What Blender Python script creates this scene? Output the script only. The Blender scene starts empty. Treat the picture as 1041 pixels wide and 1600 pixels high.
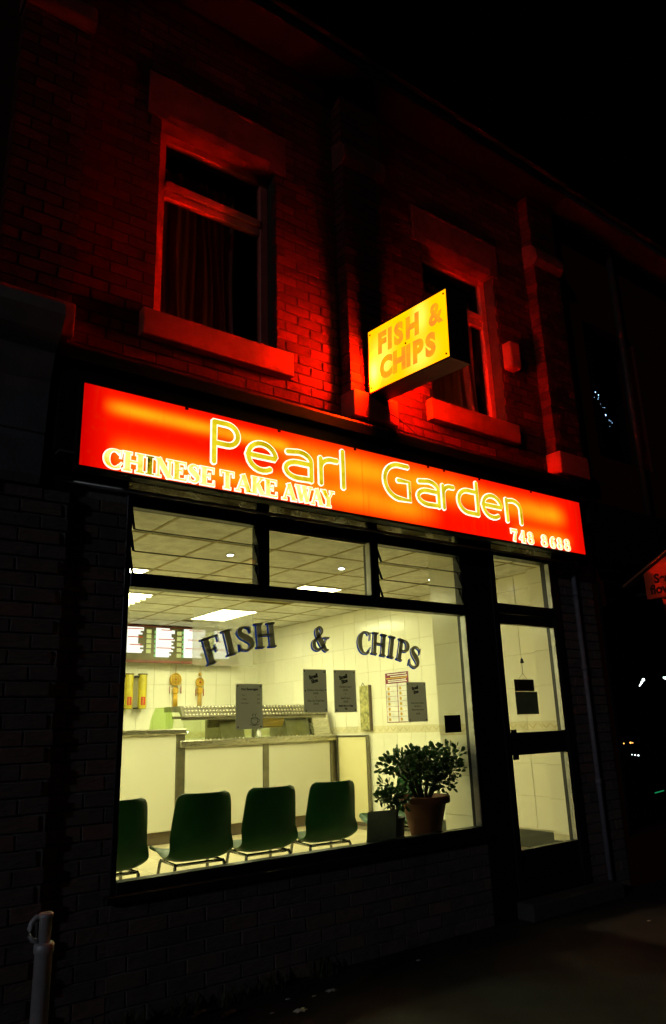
import bpy, bmesh, math, random
from mathutils import Matrix, Vector

random.seed(7)
SC = bpy.context.scene
COL = SC.collection
rad = math.radians

# ------------------------------------------------------------------ camera
YAW, PITCH, ROLL = 0.64782, 0.280925, -0.032776
CAM = Vector((0.0, -4.307, 1.48))
fwd = Vector((math.sin(YAW) * math.cos(PITCH), math.cos(YAW) * math.cos(PITCH), math.sin(PITCH)))
r0 = Vector((math.cos(YAW), -math.sin(YAW), 0.0))
u0 = r0.cross(fwd)
rgt = r0 * math.cos(ROLL) + u0 * math.sin(ROLL)
upv = u0 * math.cos(ROLL) - r0 * math.sin(ROLL)
cd = bpy.data.cameras.new('camera')
cd.sensor_fit = 'VERTICAL'
cd.sensor_height = 36.0
cd.sensor_width = 36.0 * 666 / 1024
cd.lens = 36.0 * 1155.99 / 1600.0
cd.clip_start = 0.05
cd.clip_end = 2000
cam = bpy.data.objects.new('camera', cd)
COL.objects.link(cam)
M = Matrix((rgt, upv, -fwd)).transposed().to_4x4()
M.translation = CAM
cam.matrix_world = M
SC.camera = cam
SC.render.resolution_x, SC.render.resolution_y = 666, 1024

# ------------------------------------------------------------------ night sky, faint street light, exposure
SUN_EL, SUN_AZ = rad(15), rad(248)          # azimuth clockwise from +Y
W = bpy.data.worlds.new('World')
SC.world = W
W.use_nodes = True
wn = W.node_tree.nodes
bg = wn.get('Background') or wn.new('ShaderNodeBackground')
sky = wn.new('ShaderNodeTexSky')
sky.sky_type = 'NISHITA'
sky.sun_disc = False
sky.sun_elevation = rad(-9)                 # the sun is well below the horizon
sky.sun_rotation = SUN_AZ
W.node_tree.links.new(sky.outputs[0], bg.inputs[0])
bg.inputs[1].default_value = 0.05
sd = bpy.data.lights.new('sun', 'SUN')
sd.energy = 0.10
sd.angle = rad(2.0)
sd.color = (0.86, 0.9, 1.0)
sun = bpy.data.objects.new('sun', sd)
COL.objects.link(sun)
ldir = Vector((math.sin(SUN_AZ) * math.cos(SUN_EL), math.cos(SUN_AZ) * math.cos(SUN_EL), math.sin(SUN_EL)))
sun.rotation_euler = ldir.to_track_quat('Z', 'Y').to_euler()
sun.location = (-6, -6, 8)
vs = SC.view_settings
vs.view_transform = 'Standard'
vs.look = 'None'
vs.exposure = 0.0
vs.gamma = 1.0
vs.use_curve_mapping = False
SC.cycles.max_bounces = 8
SC.cycles.diffuse_bounces = 5
SC.cycles.transparent_max_bounces = 16
SC.cycles.sample_clamp_indirect = 6.0
SC.cycles.use_denoising = True

# ================================================================== helpers: materials
class NT:
    def __init__(s, name):
        s.m = bpy.data.materials.new(name)
        s.m.use_nodes = True
        s.t = s.m.node_tree
        s.n = s.t.nodes
        s.n.clear()
        s.out = s.n.new('ShaderNodeOutputMaterial')
    def node(s, typ, **kw):
        n = s.n.new(typ)
        for k, v in kw.items():
            setattr(n, k, v)
        return n
    def link(s, a, b):
        s.t.links.new(a, b)
    def setin(s, sock, v):
        if isinstance(v, bpy.types.NodeSocket):
            s.link(v, sock)
        else:
            sock.default_value = v
    def math(s, op, a, b=0.0, c=None, clamp=False):
        n = s.node('ShaderNodeMath', operation=op, use_clamp=clamp)
        s.setin(n.inputs[0], a)
        s.setin(n.inputs[1], b)
        if c is not None:
            s.setin(n.inputs[2], c)
        return n.outputs[0]
    def mix(s, f, a, b, typ='MIX'):
        n = s.node('ShaderNodeMix', data_type='RGBA', blend_type=typ)
        s.setin(n.inputs[0], f)
        s.setin(n.inputs[6], a if isinstance(a, bpy.types.NodeSocket) else (*a, 1))
        s.setin(n.inputs[7], b if isinstance(b, bpy.types.NodeSocket) else (*b, 1))
        return n.outputs[2]
    def coord(s, kind='Object'):
        return s.node('ShaderNodeTexCoord').outputs[kind]
    def noise(s, vec, scale, detail=4, rough=0.6):
        n = s.node('ShaderNodeTexNoise')
        s.link(vec, n.inputs['Vector'])
        n.inputs['Scale'].default_value = scale
        n.inputs['Detail'].default_value = detail
        n.inputs['Roughness'].default_value = rough
        return n.outputs[0]
    def ramp(s, f, a, b):
        n = s.node('ShaderNodeMapRange', clamp=True)
        s.setin(n.inputs[0], f)
        n.inputs[1].default_value = a
        n.inputs[2].default_value = b
        return n.outputs[0]

def P(name, col, rough=0.6, metal=0.0, col2=None, nscale=8.0, bump=0.0, bscale=40.0, spec=0.5, trans=0.0, stretch=None):
    t = NT(name)
    co = t.node('ShaderNodeNewGeometry').outputs['Position']
    if stretch:
        mp = t.node('ShaderNodeMapping')
        mp.inputs['Scale'].default_value = stretch
        t.link(co, mp.inputs['Vector'])
        co = mp.outputs[0]
    b = t.node('ShaderNodeBsdfPrincipled')
    c2 = col2 if col2 else tuple(max(0, c * 0.72) for c in col)
    nz = t.noise(co, nscale)
    t.link(t.mix(t.ramp(nz, 0.35, 0.68), col, c2), b.inputs['Base Color'])
    t.setin(b.inputs['Roughness'], t.math('MULTIPLY_ADD', nz, 0.25, rough - 0.12, clamp=True))
    b.inputs['Metallic'].default_value = metal
    b.inputs['Specular IOR Level'].default_value = spec
    if bump:
        bn = t.node('ShaderNodeBump')
        bn.inputs['Strength'].default_value = bump
        bn.inputs['Distance'].default_value = 0.02
        t.link(t.noise(co, bscale, 6, 0.7), bn.inputs['Height'])
        t.link(bn.outputs[0], b.inputs['Normal'])
    sh = b.outputs[0]
    if trans:
        tr = t.node('ShaderNodeBsdfTranslucent')
        tr.inputs[0].default_value = (*col, 1)
        mx = t.node('ShaderNodeMixShader')
        mx.inputs[0].default_value = trans
        t.link(sh, mx.inputs[1])
        t.link(tr.outputs[0], mx.inputs[2])
        sh = mx.outputs[0]
    t.link(sh, t.out.inputs[0])
    return t.m

def EMIT(name, col, s, col2=None, nscale=10.0):
    t = NT(name)
    e = t.node('ShaderNodeEmission')
    if col2:
        co = t.node('ShaderNodeNewGeometry').outputs['Position']
        t.link(t.mix(t.ramp(t.noise(co, nscale, 3), 0.35, 0.65), col, col2), e.inputs[0])
    else:
        e.inputs[0].default_value = (*col, 1)
    e.inputs[1].default_value = s
    t.link(e.outputs[0], t.out.inputs[0])
    return t.m

def GLASS(name, tint=(0.93, 0.95, 0.9), rough=0.0, ior=1.5, dirt=0.0, even=False):
    t = NT(name)
    tr = t.node('ShaderNodeBsdfTransparent')
    tr.inputs[0].default_value = (*tint, 1)
    gl = t.node('ShaderNodeBsdfGlossy')
    gl.inputs['Roughness'].default_value = rough
    ge = t.node('ShaderNodeNewGeometry')
    dt = t.node('ShaderNodeVectorMath', operation='DOT_PRODUCT')
    t.link(ge.outputs['Normal'], dt.inputs[0])
    t.link(ge.outputs['Incoming'], dt.inputs[1])
    k = t.math('SUBTRACT', 1.0, t.math('ABSOLUTE', dt.outputs['Value']))
    f0 = ((ior - 1) / (ior + 1)) ** 2          # the same reflectance from either side of a pane
    mx = t.node('ShaderNodeMixShader')
    t.link(t.math('MULTIPLY_ADD', t.math('POWER', k, 5.0), 1 - f0, f0, clamp=True), mx.inputs[0])
    t.link(tr.outputs[0], mx.inputs[1])
    t.link(gl.outputs[0], mx.inputs[2])
    sh = mx.outputs[0]
    if dirt:
        df = t.node('ShaderNodeBsdfTranslucent')
        df.inputs[0].default_value = (0.85, 0.85, 0.8, 1)
        m2 = t.node('ShaderNodeMixShader')
        nz = t.noise(t.node('ShaderNodeNewGeometry').outputs['Position'], 5.0, 6, 0.7)
        t.setin(m2.inputs[0], dirt if even else t.math('MULTIPLY', t.ramp(nz, 0.4, 0.75), dirt))
        t.link(sh, m2.inputs[1])
        t.link(df.outputs[0], m2.inputs[2])
        sh = m2.outputs[0]
    t.link(sh, t.out.inputs[0])
    return t.m

def BRICK(name, cols, rough=0.85, bump=0.6, bscale=28.0, stretch=None):
    """bricks: colour of each brick from its own random number, grain and stains from noise"""
    t = NT(name)
    b = t.node('ShaderNodeBsdfPrincipled')
    pos = t.node('ShaderNodeNewGeometry').outputs['Position']
    rnd = t.node('ShaderNodeObjectInfo').outputs['Random']
    at = t.node('ShaderNodeAttribute', attribute_name='rnd').outputs['Fac']
    f = t.math('FRACT', t.math('ADD', rnd, at))
    c = t.mix(t.ramp(f, 0.0, 0.5), cols[0], cols[1])
    c = t.mix(t.ramp(f, 0.6, 1.0), c, cols[2])
    nz = t.noise(pos, 14.0, 6, 0.7)
    c = t.mix(t.math('MULTIPLY', t.ramp(nz, 0.45, 0.8), 0.7), c, tuple(v * 0.35 for v in cols[1]))
    big = t.noise(pos, 1.6, 3, 0.5)
    c = t.mix(t.math('MULTIPLY', t.ramp(big, 0.5, 0.8), 0.45), c, tuple(v * 0.4 for v in cols[0]))
    t.link(c, b.inputs['Base Color'])
    b.inputs['Roughness'].default_value = rough
    b.inputs['Specular IOR Level'].default_value = 0.25
    bn = t.node('ShaderNodeBump')
    bn.inputs['Strength'].default_value = bump
    bn.inputs['Distance'].default_value = 0.012
    bv = pos
    if stretch:
        mp = t.node('ShaderNodeMapping')
        mp.inputs['Scale'].default_value = stretch
        t.link(pos, mp.inputs['Vector'])
        bv = mp.outputs[0]
    t.link(t.noise(bv, bscale, 6, 0.65), bn.inputs['Height'])
    t.link(bn.outputs[0], b.inputs['Normal'])
    t.link(b.outputs[0], t.out.inputs[0])
    return t.m

def TILE(name, col, rough=0.18, var=0.06):
    t = NT(name)
    b = t.node('ShaderNodeBsdfPrincipled')
    rnd = t.node('ShaderNodeObjectInfo').outputs['Random']
    pos = t.node('ShaderNodeNewGeometry').outputs['Position']
    nz = t.noise(pos, 9.0, 4)
    f = t.math('ADD', t.math('MULTIPLY', rnd, 0.6), t.math('MULTIPLY', nz, 0.4))
    t.link(t.mix(f, col, tuple(c * (1 - 2 * var) for c in col)), b.inputs['Base Color'])
    b.inputs['Roughness'].default_value = rough
    bn = t.node('ShaderNodeBump')
    bn.inputs['Strength'].default_value = 0.06
    bn.inputs['Distance'].default_value = 0.01
    t.link(t.noise(pos, 16.0, 3), bn.inputs['Height'])
    t.link(bn.outputs[0], b.inputs['Normal'])
    t.link(b.outputs[0], t.out.inputs[0])
    return t.m

def SIGN_RED():
    """back-lit red acrylic: brighter and more orange where the tubes stand behind it"""
    t = NT('backlit_red_acrylic')
    pos = t.node('ShaderNodeNewGeometry').outputs['Position']
    sp = t.node('ShaderNodeSeparateXYZ')
    t.link(pos, sp.inputs[0])
    x, z = sp.outputs[0], sp.outputs[2]
    nz = t.noise(pos, 3.5, 3, 0.5)
    nf = t.noise(pos, 14.0, 5, 0.7)
    def tube(z0, sig, xa, xb, amp, soft=0.16):
        d = t.math('DIVIDE', t.math('SUBTRACT', z, z0), sig)
        g = t.math('POWER', 2.718, t.math('MULTIPLY', t.math('MULTIPLY', d, d), -1.0))
        l = t.node('ShaderNodeMapRange', interpolation_type='SMOOTHSTEP')
        t.setin(l.inputs[0], x)
        l.inputs[1].default_value, l.inputs[2].default_value = xa, xa + soft
        r = t.node('ShaderNodeMapRange', interpolation_type='SMOOTHSTEP')
        t.setin(r.inputs[0], x)
        r.inputs[1].default_value, r.inputs[2].default_value = xb, xb - soft
        return t.math('MULTIPLY', t.math('MULTIPLY', g, t.math('MULTIPLY', l.outputs[0], r.outputs[0])), amp)
    parts = [tube(3.355, 0.042, 1.34, 2.75, 0.95), tube(3.06, 0.075, 1.38, 2.75, 0.75),
             tube(3.30, 0.10, 2.45, 4.75, 0.85, 0.5), tube(3.08, 0.09, 2.5, 4.2, 0.75, 0.5),
             tube(3.28, 0.085, 4.4, 5.86, 0.8, 0.3), tube(3.06, 0.06, 4.9, 5.9, 0.55, 0.3)]
    s = parts[0]
    for p in parts[1:]:
        s = t.math('ADD', s, p)
    s = t.math('MULTIPLY', s, t.math('MULTIPLY_ADD', nz, 0.9, 0.45))
    body = t.mix(t.ramp(x, 1.25, 1.42), (0.62, 0.0, 0.0), (1.05, 0.006, 0.0))
    body = t.mix(t.ramp(x, 5.86, 5.98), body, (0.85, 0.003, 0.0))
    c = t.mix(t.math('MINIMUM', s, 1.0), body, (1.6, 0.47, 0.006))
    dirt = t.math('MULTIPLY', t.ramp(nf, 0.55, 0.75), 0.3)
    c = t.mix(dirt, c, (0.7, 0.03, 0.0))
    mp = t.node('ShaderNodeMapping')
    mp.inputs['Scale'].default_value = (26, 1, 1.2)
    t.link(pos, mp.inputs['Vector'])
    streak = t.math('MULTIPLY', t.ramp(t.noise(mp.outputs[0], 1.0, 3), 0.58, 0.78), 0.38)
    c = t.mix(streak, c, (0.75, 0.035, 0.0))             # rain streaks on the acrylic
    e = t.node('ShaderNodeEmission')
    t.link(c, e.inputs[0])
    e.inputs[1].default_value = 1.0
    t.link(e.outputs[0], t.out.inputs[0])
    return t.m

def SIGN_YELLOW():
    """back-lit yellow acrylic, hotter in front of the lamps"""
    t = NT('backlit_yellow_acrylic')
    pos = t.node('ShaderNodeNewGeometry').outputs['Position']
    sp = t.node('ShaderNodeSeparateXYZ')
    t.link(pos, sp.inputs[0])
    y, z = sp.outputs[1], sp.outputs[2]
    s = None
    for (y0, z0, ry, rz, a) in [(-0.37, 4.20, 0.09, 0.10, 1.0), (-0.36, 4.36, 0.12, 0.09, 0.5), (-0.80, 4.40, 0.07, 0.12, 0.9), (-0.78, 4.08, 0.12, 0.09, 0.8)]:
        dy = t.math('DIVIDE', t.math('SUBTRACT', y, y0), ry)
        dz = t.math('DIVIDE', t.math('SUBTRACT', z, z0), rz)
        g = t.math('POWER', 2.718, t.math('MULTIPLY', t.math('ADD', t.math('MULTIPLY', dy, dy), t.math('MULTIPLY', dz, dz)), -1.0))
        g = t.math('MULTIPLY', g, a)
        s = g if s is None else t.math('ADD', s, g)
    dy = t.math('DIVIDE', t.math('ADD', y, 0.245), 0.045)
    dz = t.math('DIVIDE', t.math('SUBTRACT', z, 4.18), 0.085)
    hot = t.math('POWER', 2.718, t.math('MULTIPLY', t.math('ADD', t.math('MULTIPLY', dy, dy), t.math('MULTIPLY', dz, dz)), -1.0))
    nz = t.noise(pos, 6.0, 3)
    c = t.mix(t.math('MULTIPLY_ADD', nz, 0.5, 0.25), (1.9, 0.60, 0.0), (1.9, 0.84, 0.0))
    c = t.mix(t.math('MINIMUM', s, 1.0), c, (4.0, 1.2, 0.14))
    c = t.mix(hot, c, (SY, SY * 0.009, SY * 0.00014))      # inner lamp's spot, set nearer the wall so its light falls off faster
    e = t.node('ShaderNodeEmission')
    t.link(c, e.inputs[0])
    t.link(e.outputs[0], t.out.inputs[0])
    return t.m
SY = 2300.0

MT = {}
MT['brick_red'] = BRICK('old_red_brick', [(0.155, 0.021, 0.012), (0.10, 0.014, 0.010), (0.065, 0.011, 0.009)], bump=0.5)
MT['brick_dark'] = BRICK('rustic_brown_brick', [(0.25, 0.185, 0.17), (0.19, 0.165, 0.16), (0.30, 0.195, 0.165)], bump=1.0, bscale=30, stretch=(0.6, 1, 1.8))
MT['mortar_dark'] = P('sooty_mortar', (0.06, 0.035, 0.028), 0.95, bump=0.5)
MT['mortar_pale'] = P('pale_mortar', (0.34, 0.335, 0.33), 0.95, bump=0.5)
MT['sill'] = P('red_painted_stone', (0.44, 0.085, 0.05), 0.7, col2=(0.36, 0.055, 0.03), bump=0.25, bscale=60)
MT['dark_stone'] = P('dark_red_stone', (0.22, 0.045, 0.028), 0.85, col2=(0.13, 0.025, 0.016), nscale=5, bump=0.5, bscale=30)  # darker than the sill stone: falloff of the sign light put into the colour
MT['stone_grey'] = P('grey_painted_stone', (0.20, 0.21, 0.23), 0.8, bump=0.3)
MT['pvc'] = P('red_lit_window_pvc', (0.75, 0.17, 0.12), 0.45)  # white frames, with the sign's red light put into the colour
MT['black_paint'] = P('black_fascia_paint', (0.012, 0.012, 0.014), 0.55)
MT['frame'] = P('dark_anodised_frame', (0.022, 0.024, 0.032), 0.42, metal=0.3)
MT['alu'] = P('bare_aluminium_bead', (0.55, 0.55, 0.53), 0.4, metal=0.7)
MT['soffit'] = P('dull_metal_soffit', (0.34, 0.32, 0.27), 0.45, metal=0.4, nscale=4)
MT['glass'] = GLASS('window_glass')
MT['glass_door'] = GLASS('door_glass', tint=(0.94, 0.94, 0.90))
MT['glass_louvre'] = GLASS('louvre_glass', tint=(0.86, 0.86, 0.80), dirt=0.04)
MT['glass_green'] = GLASS('counter_glass', tint=(0.93, 0.96, 0.86), ior=1.5)
MT['glass_end'] = GLASS('green_edge_glass', tint=(0.74, 0.86, 0.50), ior=1.5)
MT['glass_head'] = GLASS('dusty_head_glass', tint=(0.7, 0.66, 0.5), dirt=0.5)
MT['glass_dark'] = GLASS('dark_window_glass', tint=(0.85, 0.85, 0.85))
MT['film'] = GLASS('frosted_film', tint=(0.95, 0.95, 0.92), dirt=0.30, even=True)
MT['ceil'] = P('ceiling_board', (0.76, 0.75, 0.66), 0.9, bump=0.2, bscale=160)
MT['tbar'] = P('ceiling_grid_bar', (0.36, 0.30, 0.12), 0.5)
MT['troffer'] = EMIT('fluorescent_diffuser', (1.0, 0.965, 0.54), 38.0)
MT['downlight'] = EMIT('led_downlight', (0.8, 0.9, 1.0), 60.0)
MT['wtile'] = TILE('cream_wall_tile', (0.86, 0.84, 0.68))
MT['wtile_b'] = TILE('border_wall_tile', (0.80, 0.74, 0.50), 0.2, 0.1)
MT['dado'] = P('border_motif', (0.62, 0.55, 0.30), 0.3)
MT['grout'] = P('wall_grout', (0.70, 0.65, 0.44), 0.9)
MT['skirt'] = P('grey_green_skirting', (0.045, 0.05, 0.036), 0.5)
MT['ftile'] = TILE('cream_floor_tile', (0.58, 0.50, 0.32), 0.4, 0.12)
MT['fgrout'] = P('floor_grout', (0.24, 0.2, 0.12), 0.9)
MT['counter'] = P('cream_laminate', (0.72, 0.70, 0.58), 0.35, col2=(0.69, 0.67, 0.55), nscale=2)
MT['gate'] = P('yellow_cream_laminate', (0.72, 0.66, 0.38), 0.35, col2=(0.66, 0.60, 0.33), nscale=2)
MT['steel'] = P('brushed_steel', (0.60, 0.57, 0.45), 0.28, metal=1.0, stretch=(1, 1, 14))
MT['steel_dark'] = P('dark_steel', (0.28, 0.26, 0.19), 0.35, metal=0.9)
MT['kick'] = P('brown_kickboard', (0.16, 0.12, 0.075), 0.6)
MT['chair'] = P('green_polypropylene', (0.003, 0.08, 0.013), 0.42, trans=0.0, spec=0.3)
MT['chrome'] = P('chair_tube', (0.35, 0.35, 0.33), 0.25, metal=1.0)
MT['leaf'] = P('jade_leaf', (0.045, 0.11, 0.03), 0.3, col2=(0.02, 0.06, 0.02), nscale=30, trans=0.1)
MT['stem'] = P('plant_stem', (0.10, 0.09, 0.05), 0.8)
MT['terracotta'] = P('terracotta', (0.17, 0.055, 0.022), 0.8, bump=0.2)
MT['pot_black'] = P('black_plastic_pot', (0.02, 0.02, 0.02), 0.5)
MT['soil'] = P('potting_soil', (0.03, 0.02, 0.015), 0.95, bump=0.8)
MT['paper'] = P('notice_paper', (0.74, 0.74, 0.72), 0.8, col2=(0.68, 0.68, 0.66), nscale=5, trans=0.4)
MT['paper_thick'] = P('card_paper', (0.34, 0.38, 0.33), 0.8, trans=0.22)
MT['ink'] = P('black_ink', (0.01, 0.01, 0.01), 0.7)
MT['ink_grey'] = P('printed_ink', (0.07, 0.07, 0.06), 0.8)
MT['decal_face'] = P('grey_vinyl_letter', (0.17, 0.16, 0.125), 0.6, trans=0.42, col2=(0.145, 0.135, 0.10), nscale=3)
MT['decal_shadow'] = P('blue_vinyl_shadow', (0.008, 0.045, 0.62), 0.5, trans=0.6, col2=(0.006, 0.035, 0.5))
MT['black_card'] = P('black_card', (0.01, 0.01, 0.01), 0.6)
MT['gold'] = P('gold_cord', (0.62, 0.38, 0.03), 0.5)
MT['orn_red'] = P('red_tassel', (0.45, 0.06, 0.02), 0.7)
MT['yellow_tube'] = P('yellow_plastic', (0.66, 0.55, 0.03), 0.4, trans=0.1)
MT['label_red'] = P('red_label', (0.60, 0.03, 0.02), 0.5)
MT['white'] = P('white_print', (0.82, 0.82, 0.78), 0.5)
MT['menu_frame'] = P('brown_red_board', (0.20, 0.05, 0.03), 0.5)
MT['menu_dark'] = P('olive_board', (0.13, 0.11, 0.035), 0.5)
MT['menu_lit'] = EMIT('lit_menu_panel', (1.0, 0.98, 0.90), 1.5)
MT['menu_yellow'] = EMIT('lit_menu_picture', (0.95, 0.92, 0.35), 0.9, (0.7, 0.75, 0.2), 40)
MT['menu_red'] = EMIT('lit_menu_heading', (0.9, 0.10, 0.02), 0.8)
MT['menu_green'] = EMIT('lit_menu_green', (0.35, 0.75, 0.25), 0.9)
MT['poster_red'] = P('poster_maroon', (0.22, 0.02, 0.05), 0.5)
MT['poster_gold'] = P('poster_gold', (0.60, 0.40, 0.05), 0.5)
MT['poster_orange'] = P('poster_orange', (0.70, 0.25, 0.05), 0.6, col2=(0.3, 0.4, 0.08), nscale=60)
MT['calendar'] = P('painted_scroll', (0.55, 0.50, 0.18), 0.6, col2=(0.12, 0.14, 0.05), nscale=14)
MT['sign_red'] = SIGN_RED()
MT['sign_yellow'] = SIGN_YELLOW()
MT['sign_letter_o'] = EMIT('orange_print_on_lit_acrylic', (2.0, 0.46, 0.004), 1.0, (1.7, 0.29, 0.02), 9.0)
MT['neon_white'] = EMIT('lit_letter_rim', (1.8, 1.7, 1.25), 1.0, (1.4, 1.3, 0.85), 20)
MT['neon_yellow'] = EMIT('lit_letter_face', (0.95, 0.78, 0.02), 1.0, (0.62, 0.42, 0.0), 7)
MT['neon_yellow2'] = EMIT('small_lit_letter_face', (1.3, 1.2, 0.35), 1.0, (0.85, 0.66, 0.0), 9)
MT['dead_letter'] = EMIT('dim_letter_face', (0.60, 0.45, 0.0), 1.0, (0.02, 0.015, 0.0), 22)
MT['leak'] = EMIT('light_leaking_through_seam', (1.3, 1.2, 0.8), 1.0)
MT['screw'] = P('screw', (0.25, 0.02, 0.01), 0.5, metal=0.5)
MT['curtain'] = P('red_brown_curtain', (0.62, 0.2, 0.16), 0.9, col2=(0.55, 0.16, 0.12), nscale=3)
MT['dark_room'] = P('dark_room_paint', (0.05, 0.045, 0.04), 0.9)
MT['asphalt'] = P('worn_asphalt', (0.020, 0.022, 0.025), 0.85, col2=(0.011, 0.012, 0.014), nscale=3.0, bump=0.6, bscale=90)
MT['road'] = P('road_asphalt', (0.04, 0.04, 0.042), 0.85, bump=0.5, bscale=80)
MT['kerb'] = P('concrete_kerb', (0.22, 0.22, 0.21), 0.9, bump=0.3)
MT['step'] = P('concrete_step', (0.10, 0.10, 0.095), 0.9, bump=0.4, bscale=50)
MT['galv'] = P('galvanised_post', (0.80, 0.80, 0.84), 0.5, metal=0.25, bump=0.1, bscale=60)
MT['pipe'] = P('grey_drainpipe', (0.30, 0.30, 0.36), 0.5)
MT['pipe_black'] = P('black_drainpipe', (0.05, 0.03, 0.03), 0.6)
MT['slate'] = P('roof_slate', (0.05, 0.05, 0.06), 0.7)
MT['litter'] = P('scrap_paper', (0.75, 0.75, 0.72), 0.7)
MT['dead_leaf'] = P('dead_leaf', (0.12, 0.06, 0.025), 0.8)
MT['weed'] = P('weed_leaf', (0.06, 0.09, 0.03), 0.7)
MT['florist'] = P('orange_red_board', (0.62, 0.10, 0.035), 0.5)
MT['florist_edge'] = P('brown_board_edge', (0.30, 0.12, 0.05), 0.6)
MT['fairy'] = EMIT('tiny_blue_bulb', (0.45, 0.7, 1.0), 5.0)
MT['lampw'] = EMIT('small_white_lamp', (0.85, 1.0, 1.0), 14.0)
MT['lampa'] = EMIT('small_amber_lamp', (1.0, 0.42, 0.08), 5.0)
MT['lampg'] = EMIT('small_green_lamp', (0.02, 0.6, 0.2), 0.6)
MT['bronze'] = P('bronze_handle', (0.45, 0.25, 0.06), 0.35, metal=0.8)

# ================================================================== helpers: meshes
ORG = {}

def tag(o, label=None, cat=None, group=None, kind=None):
    if label: o['label'] = label
    if cat: o['category'] = cat
    if group: o['group'] = group
    if kind: o['kind'] = kind
    return o

def thing(name, label, cat, loc=(0, 0, 0), group=None):
    o = bpy.data.objects.new(name, None)
    COL.objects.link(o)
    o.empty_display_size = 0.1
    o.location = loc
    ORG[o.name] = Vector(loc)
    return tag(o, label, cat, group)

def org(o):
    return ORG[o.name] if o is not None else Vector((0, 0, 0))

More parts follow.
